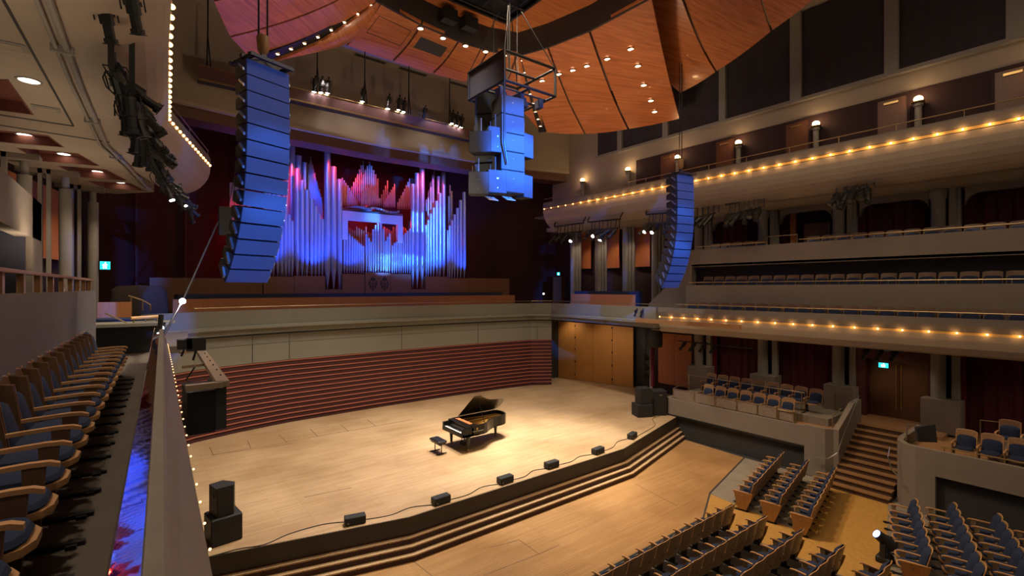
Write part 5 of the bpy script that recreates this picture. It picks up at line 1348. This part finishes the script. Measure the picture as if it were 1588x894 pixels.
# exit signs: cyan plate with white running figure mark
def exit_sign(c, w, h, nrm, label):
    o = thing('exit_sign', label, 'exit sign', tuple(c))
    ax = Vector((-nrm[1], nrm[0], 0)); nv = Vector((nrm[0], nrm[1], 0))
    def bx(a0, a1, z0, z1, d0, d1):
        m = MB(); P = []
        for d in (d0, d1):
            for (a, z) in ((a0,z0),(a1,z0),(a1,z1),(a0,z1)): P.append(c+ax*a+nv*d+V(0,0,z))
        return m.add(P, [(0,1,2,3),(7,6,5,4),(0,4,5,1),(1,5,6,2),(2,6,7,3),(3,7,4,0)])
    part(bx(-w/2-.02,w/2+.02,-h/2-.02,h/2+.02,-.05,-.002), 'housing', black, o)
    part(bx(-w/2,w/2,-h/2,h/2,0,.004), 'panel', exit_cyan, o)
    f = bx(-w*.12,w*.1,-h*.12,h*.22,.006,.008)
    for g in (bx(-w*.02,w*.08,h*.25,h*.42,.006,.008), bx(-w*.26,-w*.1,-h*.02,h*.1,.006,.008), bx(w*.08,w*.22,h*.02,h*.12,.006,.008), bx(-w*.2,-w*.06,-h*.4,-h*.1,.006,.008), bx(w*.02,w*.16,-h*.38,-h*.1,.006,.008)): f.add(g.v, g.f)
    part(f, 'running_figure', exit_white, o)
exit_sign(V(*on_x(1262,316,25.0)), .32, .2, (-1,0), 'glowing cyan exit sign above the middle balcony doorway')
exit_sign(V(*on_x(1370,567,23.9)), .32, .19, (-1,0), 'glowing cyan exit sign above the double doors at the top of the stairs')
exit_sign(V(*on_y(163,412,24.0)), .3, .3, (0,-1), 'glowing cyan exit sign in the dark at the far left')
exit_sign(V(*on_y(866,425,25.0)), .28, .2, (0,-1), 'tiny cyan exit sign in the dark right of the organ')
struct(MB().box(on_y(857,440,25.2).x,on_y(882,440,25.2).x,25.1,25.2,4.6,7.1), 'door_16', door_brown)
# lamp beside organ right wall
o = thing('work_lamp', 'tiny white work light on a stand at the right end of the choir gallery', 'lamp', tuple(on_y(843,456,25)))
c = on_y(843,456,25); part(MB().ball(c,.05,8), 'bulb', cw, o, True); part(MB().tube([c,(c.x,25,4.6)], .015), 'stand', black, o)
# projector like fixture above double doors
q = on_x(1372,548,22.9)
o = thing('lighting_bar', 'short black lighting bar with lamps over the double doors', 'lighting bar', tuple(q))
part(MB().tube([(22.9,q.y-.6,3.9),(22.9,q.y+.9,3.9)], .035), 'pipe', black, o)
for k in range(3): put_spot('off', (22.9,q.y-.4+k*.45,3.95), (.3,.6,0), 'small unlit spotlight on the short bar over the double doors', 'spotlights over the double doors', .9)
for (u, v, n_, lab) in ((1085,533,4,'pale wall by the orange doors'),):
    q = on_x(u, v, 22.2)
    o = thing('lighting_bar', 'black lighting bar with small lamps under the loge by the orange doors', 'lighting bar', (22.2,q.y,q.z))
    part(MB().tube([(22.2,q.y-2.6,q.z),(22.2,q.y+1.2,q.z+.02)], .035), 'pipe', black, o)
    for k in range(n_): put_spot('off', (22.2,q.y-.9+k*.55,q.z+.02), (.3,.7,0), 'small unlit spotlight on the bar under the loge by the orange doors', 'spotlights under the loge', .9)
# moving head lamp on the aisle
q = on_z(1372,871,-1.02)
o = thing('moving_head_lamp', 'black moving head stage lamp with a blue white lens standing on the golden aisle floor', 'stage lamp', (q.x,q.y,-1.02))
part(MB().bbox(q.x-.2,q.x+.2,q.y-.16,q.y+.16,-1.02,-.86,.02), 'base', black_box, o)
m = MB(); m.box(q.x-.2,q.x-.13,q.y-.06,q.y+.06,-.86,-.5); m.box(q.x+.13,q.x+.2,q.y-.06,q.y+.06,-.86,-.5); part(m, 'yoke', black_box, o)
h0 = V(q.x+.12,q.y-.14,-.60); h1 = V(q.x-.14,q.y+.14,-.30)
part(MB().cyl(h0,h1,.17,.12,n=14), 'head', black_box, o, True); part(MB().cyl(h1,h1+(h1-h0).normalized()*.015,.105,n=14), 'lens', blue_lens, o)
o = thing('cable_pile', 'loose coil of black cables on the floor beside the moving head lamp', 'cables', (q.x+.5,q.y-.3,-1.02))
m = MB()
for k in range(4):
    P = [(q.x+.45+.02*k+(.18+.05*k)*math.cos(t*.7+k), q.y-.35+(.12+.03*k)*math.sin(t*.7+k*2), -.995+.012*k) for t in range(10)]
    m.tube(P, .014, 6)
part(m, 'cable', black, o)
# lectern style desk at the head of the stairs and rails of the boxes
q = on_z(1398,680,1.12)
o = thing('usher_stand', 'small dark slanted stand with metal edge on the corner of the near right box', 'stand', (20.9,4.7,.85))
m = MB().add([(20.75,4.45,1.13),(20.75,4.5,1.6),(21.15,4.1,1.72),(21.15,4.05,1.13),(20.81,4.53,1.13),(20.81,4.58,1.6),(21.21,4.18,1.72),(21.21,4.13,1.13)],[(0,1,2,3),(7,6,5,4),(0,4,5,1),(1,5,6,2),(2,6,7,3),(3,7,4,0)])
part(m, 'panel', dark_grey, o); part(MB().tube([(20.6,4.75,1.13),(20.5,4.7,1.7),(20.72,4.5,1.72)], .025), 'bracket', steel, o)
def hand(pts, label, m=brass_dk, r=.02, posts=()):
    o = thing('handrail', label, 'handrail', tuple(pts[0])); part(MB().tube(pts, r), 'top_rail', m, o)
    for (a, b) in posts: part(MB().tube([a, b], r*.8, 6), 'rail_post', m, o)
    return o
hand([(20.55,7.5,-.2),(20.62,7.1,-.15),(20.85,6.86,.1),(21.1,6.8,.6),(21.8,6.8,1.1),(22.9,6.8,1.95)], 'pale curved handrail up the left side of the stairs', steel)
hand([(20.2,5.1,.9),(20.05,5.12,.6),(20.0,5.0,.2),(19.95,4.75,.0)], 'short curved handrail on the right corner wall of the stairs', steel)
hand([(20.85,9.0,.95),(20.85,9.0,1.3),(20.85,8.4,1.3),(20.85,8.4,.95)], 'small brass gate rail on the corner of the first right box', brass_dk)
hand([(21.2,7.15,.92),(21.2,7.15,1.35),(21.9,7.1,1.55)], 'short brass rail at the stair side of the first right box', brass_dk)
# box one rail with wire-glass panels
o = thing('box_rail', 'brass framed rail with pale mesh panels along the first right box', 'railing', (20.9,11,.86))
ys = [13.95,12.8,11.75,10.75,9.85,9.05,8.35]
glassy = mat('mesh_panel', (.30,.24,.19), .5, .3, var=.3, vscale=6, bump=.3, bscale=150)
for i in range(6):
    part(MB().box(20.88,20.9,ys[i+1]+.04,ys[i]-.04,.9,1.3), 'mesh_panel', glassy, o)
    part(MB().tube([(20.89,ys[i],.86),(20.89,ys[i],1.34)], .018, 6), 'rail_post', brass_dk, o)
part(MB().tube([(20.89,8.35,.86),(20.89,8.35,1.34)], .018, 6), 'rail_post', brass_dk, o)
part(MB().tube([(20.89,13.95,1.34),(20.89,8.35,1.34)], .022), 'top_rail', brass_dk, o)
part(MB().tube([(20.89,13.95,1.34),(21.6,14.15,1.34),(22.6,14.2,1.34)], .022), 'side_rail', brass_dk, o)
part(MB().tube([(22.6,14.2,1.34),(22.6,14.2,.7)], .018, 6), 'rail_post', brass_dk, o)
hand([(21.85,13.8,1.95),(21.85,8.4,1.95),(21.85,8.3,1.5)], 'higher brass rail between the two seat rows of the first right box', brass_dk, .02, [((21.85,13.7-k*1.3,1.95),(21.85,13.7-k*1.3,.7)) for k in range(5)])
hand([(20.2,3.8,1.25),(20.2,-2,1.25)], 'low brass rail along the near right box front', brass_dk, .02, [((20.2,3.7-k*1.0,1.25),(20.2,3.7-k*1.0,1.1)) for k in range(6)])
hand([(24.0,8.0,.85),(24.0,8.0,1.7),(23.9,7.5,1.75),(23.9,7.5,.85)], 'tall brass rail before the curtain by the stair landing', brass_dk)
hand([(23.2,3.3,.85),(23.2,3.3,1.7),(23.2,2.5,1.75),(23.2,2.5,.85)], 'tall brass rail behind the seats of the near right box', brass_dk)
# ================================================================ SEATS
def make_seat(end=False, label_mark=True, wood=None, simple=False, cap=False, wings=False):
    """theatre seat facing +y; origin on the floor"""
    wood = wood or seat_wood
    r = thing('theatre_seat', 'x', 'seat', (0,0,0))
    W = .25
    def shell(u, v):
        x = -W+2*W*u; c = 1-(2*u-1)**2
        z = .36+.6*v; rec = -.23-.13*v-.045*c
        if v > .8: z -= .03*(2*u-1)**4*(v-.8)/.2
        return (x, rec, z)
    sh = part(MB().grid(shell, 6, 4, (0,-.018,0)), 'backrest', wood, r, True)
    def edge(u): p = shell(u, 1); return (p[0], p[1]-.009, p[2]+.004)
    if not simple: part(MB().tube([shell(0,.1)]+[edge(u/8) for u in range(9)]+[shell(1,.1)], .013, 5), 'backrest_edge', seat_edge, sh)
    def cush(u, v):
        x = -W*.92+2*W*.92*u; c = (1-(2*u-1)**4); q = (1-(2*v-1)**6)
        return (x, -.215-.125*v+.085*c*q, .40+(.40 if cap else .46 if wings else .555)*v-(.12 if wings else .05)*(v > .9)*(1-c))
    part(MB().grid(cush, 6, 6, (0,-.02,0)), 'back_cushion', navy, r, True)
    part(MB().pillow(-.225,.225,-.2,.26,.4,.5,3.2,7), 'seat_cushion', navy, r, True)
    if wings:
        for s in (-1, 1):
            x = s*.243; pr = [(-.27,.40),(-.16,.40),(-.24,.93),(-.385,.95)]
            m = MB().add([(x-.012,a,b) for a,b in pr]+[(x+.012,a,b) for a,b in pr], [(0,1,2,3),(7,6,5,4),(0,4,5,1),(1,5,6,2),(2,6,7,3),(3,7,4,0)])
            part(m, 'side_wing', wood, r)
    if simple:
        part(MB().box(-.04,.04,-.2,.1,0,.41), 'pedestal', black, r); return r
    m = MB(); m.prism([(-.23,-.18),(.23,-.18),(.23,.12),(.17,.24),(.08,.285),(-.08,.285),(-.17,.24),(-.23,.12)], .385, .43); part(m, 'seat_pan', seat_edge, r)
    def arm(s):
        x = s*.272
        P = [(x,-.3,.60),(x,-.1,.615),(x,.12,.625),(x,.22,.62),(x,.27,.60)]
        m = MB(); 
        for i in range(4):
            a, b = P[i], P[i+1]; w = .026 if i < 3 else .022
            m.add([(a[0]-.026,a[1],a[2]),(a[0]+.026,a[1],a[2]),(b[0]+w,b[1],b[2]),(b[0]-w,b[1],b[2]),(a[0]-.026,a[1],a[2]-.03),(a[0]+.026,a[1],a[2]-.03),(b[0]+w,b[1],b[2]-.03),(b[0]-w,b[1],b[2]-.03)],
                  [(0,1,2,3),(7,6,5,4),(0,4,5,1),(1,5,6,2),(2,6,7,3),(3,7,4,0)])
        a = part(m, 'armrest', seat_edge, r)
        part(MB().add([(x-.018,.08,.6),(x+.018,.08,.6),(x+.018,.2,.6),(x-.018,.2,.6),(x-.018,.1,.12),(x+.018,.1,.12),(x+.018,.17,.12),(x-.018,.17,.12)],
                 [(0,1,2,3),(7,6,5,4),(0,4,5,1),(1,5,6,2),(2,6,7,3),(3,7,4,0)]), 'arm_support', wood, a)
    arm(1)
    if end: arm(-1)
    m = MB(); m.box(.25,.29,-.14,.02,0,.4); m.box(.24,.30,-.22,.40,0,.03); m.box(.2,.34,.3,.36,0,.025)
    if end: m.box(-.29,-.25,-.14,.02,0,.4); m.box(-.32,-.22,-.22,.2,0,.03)
    part(m, 'pedestal', black, r)
    if label_mark:
        m = MB(); cy_ = -.335
        m.tube([(.02+.035*math.cos(t*.9), cy_-.005, .62+.045*math.sin(t*.9)) for t in range(7)], .009, 5); m.tube([(-.05,cy_-.005,.60),(.05,cy_-.005,.64)], .009, 5)
        part(m, 'back_hook', black, sh)
    return r
def end_panel(r, s):
    x = s*.31; pr = [(-.36,.62),(.24,.615),(.2,.5),(.1,.06),(-.16,.06),(-.3,.4)]
    m = MB(); n = len(pr); m.add([(x-.016,a,b) for a,b in pr]+[(x+.016,a,b) for a,b in pr], [tuple(range(n)), tuple(range(2*n-1,n-1,-1))]+[(i,(i+1)%n,n+(i+1)%n,n+i) for i in range(n)])
    e = part(m, 'end_panel', mat_end, r); part(MB().cyl((x+s*.016,-.03,.5),(x+s*.022,-.03,.5),.022,n=10), 'row_plate', steel, e)
mat_end = woodmat('end_panel_wood', (.42,.20,.06), (.32,.145,.045), (30, 30, 3), .4)
loge_wood = woodmat('loge_wood', (.17,.09,.045), (.12,.06,.03), (30, 30, 2), .45)
S_mid = make_seat(); S_end = make_seat(True); S_endL = make_seat(True); end_panel(S_endL, -1); S_endR = make_seat(True); end_panel(S_endR, 1)
S_far = make_seat(simple=True, label_mark=False, cap=True, wood=cap_wood); S_loge = make_seat(label_mark=False, wings=True, wood=loge_wood); S_box = make_seat(label_mark=False, cap=True, wood=oak_v)
firsts = {}
def put_seat(proto, loc, rz, label, group):
    k = proto.name
    if k not in firsts: firsts[k] = 1; proto.location = loc; proto.rotation_euler = (0,0,rz); proto['label'] = label; proto['group'] = group; return proto
    return dup(proto, loc, rz, label, group)
ZF = -1.02
rows = ['front','second','third','fourth','fifth','sixth','seventh']
# centre block: rows along x facing the stage
for r in range(7):
    y = 7.62-.94*r; n = [17,15,13,11,9,7,6][r]; x1 = 13.72
    for k in range(n):
        x = x1-k*.545
        put_seat(S_endR if k == 0 else S_mid, (x, y-.02*k*0, ZF), 0, ORD[k]+' seat from the aisle in the '+rows[r]+' row of the centre block', 'orchestra seats, centre block '+rows[r]+' row')
# side block towards the box (angled)
a11 = math.radians(11)
for r in range(3):
    bx, by = 16.0-.12*r, 7.95-.93*r+.05
    for k in range(8):
        x = bx+k*.525*math.cos(a11); y = by+k*.525*math.sin(a11)
        put_seat(S_endL if k == 0 else (S_end if k == 7 else S_mid), (x, y, ZF), a11, ORD[k]+' seat from the aisle in the '+rows[r]+' row of the angled side block', 'orchestra seats, side block '+rows[r]+' row')
# rear right block
a17 = math.radians(17)
for r in range(5):
    bx, by = 15.2+.06*r, 3.42-.93*r
    for k in range([7,8,8,8,8][r]):
        x = bx+k*.54*math.cos(a17); y = by+k*.54*math.sin(a17)
        if x > 19.9: continue
        put_seat(S_endL if k == 0 else S_mid, (x, y, ZF), a17, ORD[k]+' seat from the aisle end in the '+rows[r]+' row of the rear right block', 'orchestra seats, rear right '+rows[r]+' row')
# left loge: facing the hall axis (+x)
for k in range(20):
    y = 2.15+k*.535; x = lx(-.84, y)
    put_seat(S_end if k == 19 else S_loge, (x, y, 4.5), -PI/2-.034+.0, ORD[k]+' seat of the left loge row counted from the camera', 'seats of the left loge row')
for k in range(10):
    y = 5.4+k*.56; put_seat(S_far, (lx(-1.95, y), y, 5.5), -PI/2, ORD[k]+' seat behind the wooden rail of the left second row, counted from the camera', 'seats of the left second row')
# right loge rows facing -x
for k in range(22):
    y = 13.4-k*.56; put_seat(S_far, (21.35, y, 4.66), PI/2, ORD[k]+' seat from the stage end in the lower row of the right loge', 'seats of the right loge lower row')
for k in range(22):
    y = 13.2-k*.57; put_seat(S_far, (22.45, y, 5.92), PI/2, ORD[k]+' seat from the stage end in the upper row of the right loge', 'seats of the right loge upper row')
for k in range(20):
    y = 13.2-k*.57
    if 8.8 < y < 10.4: continue
    put_seat(S_far, (23.1, y, 7.62), PI/2, ORD[k]+' place from the stage end in the right middle balcony row', 'seats of the right middle balcony')
# first right box: two rows facing -x
for k in range(7):
    y = 12.6-k*.6; put_seat(S_box, (21.4, y, .68), PI/2-.1, ORD[k]+' loose chair from the stage end in the front row of the first right box', 'front row chairs of the first right box')
struct(MB().box(22.1,25.7,7.6,14.2,.68,.98), 'box_riser', plaster_tier)
for k in range(9):
    y = 13.2-k*.6; put_seat(S_box, (22.75, y, .98), PI/2, ORD[k]+' chair from the stage end in the back row of the first right box', 'back row chairs of the first right box')
# near right box
struct(MB().box(21.7,25.7,-3,2.9,.72,1.0), 'box_riser', plaster_tier)
for k in range(6):
    y = 3.35-k*.6; put_seat(S_box, (20.95, y, .72), PI/2, ORD[k]+' chair from the stairs in the front row of the near right box', 'front row chairs of the near right box')
for k in range(5):
    y = 2.5-k*.58; put_seat(S_box, (22.2, y, 1.0), PI/2, ORD[k]+' chair from the stairs in the back row of the near right box', 'back row chairs of the near right box')
for o in list(bpy.data.objects):
    if o.get('label') == 'x':
        for c in list(o.children_recursive): bpy.data.objects.remove(c)
        bpy.data.objects.remove(o)
# ================================================================ LIGHT
def lamp(kind, loc, energy, col, size=.2, aim=None, spot=None, blend=.5, name='lamp', sy=None, spread=None):
    d = bpy.data.lights.new(name, kind); d.energy = energy; d.color = col
    if kind == 'AREA':
        d.size = size
        if sy: d.shape = 'RECTANGLE'; d.size_y = sy
        if spread: d.spread = spread
    elif kind in ('POINT', 'SPOT'): d.shadow_soft_size = size
    if kind == 'SPOT': d.spot_size = math.radians(spot or 60); d.spot_blend = blend
    o = bpy.data.objects.new(name, d); COL.objects.link(o); o.location = loc
    if aim is not None:
        v = Vector(aim)-Vector(loc); o.rotation_euler = v.to_track_quat('-Z', 'Y').to_euler()
    return o
WARM = (1,.77,.53); NEUT = (1,.90,.76); BLUE = (.08,.22,1); RED = (1,.02,.04)
# stage wash from the canopy
lamp('SPOT', (12.5,16.8,16.6), 15000, (1,.93,.80), .35, (12.6,15.2,0), 40, 1.0, 'stage_spot')
lamp('SPOT', (9.5,17.2,16.8), 8500, (1,.89,.73), .4, (8,17.5,0), 75, 1.0, 'stage_wash')
lamp('SPOT', (14.5,15.5,16.5), 7500, (1,.89,.73), .4, (16,17,0), 75, 1.0, 'stage_wash')
lamp('SPOT', (8.5,14.5,16.8), 7500, (1,.88,.70), .5, (5,16,0), 80, 1.0, 'stage_wash')
lamp('SPOT', (11,14,16.8), 7500, (1,.80,.55), .5, (12,9.5,-1), 75, 1.0, 'pit_wash')
lamp('SPOT', (13,12,17.0), 4500, (1,.70,.40), .5, (16.5,6.5,-1), 55, 1.0, 'aisle_wash')
# house light
lamp('AREA', (11,6,17.9), 820, WARM, 6, (11,6,0), sy=6, name='house_light')
lamp('AREA', (9,-5,12), 230, (1,.74,.5), 6, (13,9,3), name='house_light_rear')
lamp('SPOT', (12,14,7.5), 1900, (1,.74,.5), .6, (17,16,15.5), 80, 1.0, 'canopy_up')
lamp('SPOT', (9,12,7.5), 1100, (1,.74,.55), .6, (4,16,15.5), 80, 1.0, 'canopy_up')
lamp('SPOT', (11,14,8), 600, (1,.74,.5), .6, (11,19.5,16.5), 70, 1.0, 'canopy_up')
# organ
OB = (.008,.075,1)
for x in (5.2,7.4,9.4,12.8,14.9,16.9):
    lamp('SPOT', (x,25.8,6.95), 950, OB, .1, (x,27.25,10.6), 88, .8, 'organ_blue')
lamp('SPOT', (11.3,25.8,7.0), 700, (.05,.18,1), .1, (11.3,27.0,8.6), 110, .9, 'organ_blue_centre')
lamp('SPOT', (5,21.5,13.6), 1500, OB, .2, (8,27,9.8), 62, .8, 'organ_blue_front')
lamp('SPOT', (16,21.5,13.6), 1500, OB, .2, (14,27,9.8), 62, .8, 'organ_blue_front')
for (x, y, z, e) in ((5.6,29.3,9.5,60),(11.4,29.6,10.5,90),(16.2,29.4,9.5,50)):
    lamp('POINT', (x,y,z), e, RED, .2, name='organ_red')
for x in (8.8,11.6,14.0): lamp('SPOT', (x,25.6,13.4), 420, (1,.025,.03), .1, (x+.6,28.2,11.9), 85, .9, 'organ_red_front')
lamp('SPOT', (6.6,25.6,13.3), 900, (1,.02,.04), .1, (6.2,28.2,11.5), 50, .8, 'organ_red_left')
lamp('SPOT', (3.6,26.0,12.6), 380, (1,.01,.03), .1, (3.9,28.2,9.5), 42, .8, 'organ_red_left')
for x in (9.3,10.9,12.2,13.6): lamp('POINT', (x,28.2,10.3), 14, (1,.05,.02), .08, name='organ_red')
# blue on the arrays
AB = (.03,.19,1)
for z, e in ((10.4,9000),(8.8,17000),(7.2,26000)): lamp('SPOT', (6,-2,10.5), e, AB, .15, (2.35,12.3+(10.4-z)*.2,z), 9.5, .5, 'array_blue')
for z, e in ((10.3,16000),(8.7,22000),(7.1,30000)): lamp('SPOT', (12,-2,12), e, AB, .15, (18.9,12.3+(10.4-z)*.2,z), 8.5, .5, 'array_blue')
for z, e in ((12.7,5000),(11.6,14000),(10.6,20000)): lamp('SPOT', (8,-2,11), e*3.6, AB, .15, (10.6,13.2,z-.3), 12, .4, 'cluster_blue')
# sconces
for y in (21.9,18.25,14.95,11.65,8.3,4.9,1.55): lamp('POINT', (22.55,y,13.35), 16, (1,.62,.3), .1, name='sconce')
# bulb strips
for k in range(36): lamp('POINT', (20.72,.9+k*.62,11.36), 3.4, (1,.50,.15), .03, name='strip_glow')
for k in range(20): lamp('POINT', (20.70,.75+k*.7,4.86), 1.5, (1,.50,.15), .03, name='strip_glow')
for y in (8,10.5,13,15.5,18): lamp('POINT', (.38+(.12 if y > 14 else 0)+(.2 if y > 17 else 0),y,11.35), 1.5, (1,.5,.2), .03, name='strip_glow')
# gallery downlights
for (x, y) in ((-1.2,22.8),(-1.6,20.2),(-2.2,18.2),(-2.6,16)): lamp('SPOT', (x+.9,y-.6,10.0), 260, WARM, .12, (x-.2,y+.4,4.6), 100, .9, 'soffit_downlight')
for y in (-1,2.5,6,9.5,13): lamp('SPOT', (-1.35,y,10.0), 210, (1,.82,.62), .1, (-.6,y,4.5), 95, .9, 'soffit_downlight')
for y in (3,8,13,18): lamp('SPOT', (-1.2,y,6.7), 150, (1,.78,.54), .5, (-2.5,y+1,10.1), 140, 1.0, 'soffit_fill')  # added fill without a fixture, brightens the left soffit like bounced light
for (x, y) in ((23.0,22.4),(23.4,20.4),(23.5,18.4),(23.6,13),(23.6,9.6),(23.6,6.3),(23.6,3)): lamp('SPOT', (x,y,9.95), 150 if y > 18 else 80, WARM, .12, (x+.7,y,4.6), 100, .9, 'tier_downlight')
for (x, y) in ((23.2,13),(23.2,9.7),(23.4,6),(23.0,2.5)): lamp('SPOT', (x,y,4.05), 75, WARM, .12, (x+.7,y,.8), 110, .9, 'box_downlight')
for y in (23.6,21.0,19.2): lamp('SPOT', (22.6,y,4.2), 60, WARM, .1, (24.4,y,1.8), 110, .9, 'door_light')
for x in (6.9,8.3,9.8,12.9): lamp('SPOT', (x,23.0,15.95), 70, (1,.8,.75), .05, (x,23.5,15.0), 110, .8, 'gantry_light')
# world: dim warm house ambience
w = bpy.data.worlds.new('world'); SC.world = w; w.use_nodes = True
w.node_tree.nodes['Background'].inputs['Color'].default_value = (1,.78,.58,1)
w.node_tree.nodes['Background'].inputs['Strength'].default_value = .035
# ================================================================ CAMERA
cd = bpy.data.cameras.new('camera'); cam = bpy.data.objects.new('camera', cd); COL.objects.link(cam)
cam.location = (0,0,CH); cam.rotation_euler = (PI/2, 0, -(PI/2-CA))
cd.sensor_width = 36; cd.lens = CF/1588*36; cd.clip_start = .05; cd.clip_end = 200
SC.camera = cam
SC.view_settings.view_transform = 'Standard'; SC.view_settings.look = 'None'
SC.view_settings.exposure = 0; SC.view_settings.gamma = 1
try: SC.view_settings.use_curve_mapping = False
except Exception: pass
SC.cycles.use_denoising = True
SC.cycles.max_bounces = 5; SC.cycles.diffuse_bounces = 3; SC.cycles.glossy_bounces = 3
SC.cycles.sample_clamp_indirect = 4
SC.cycles.use_light_tree = True
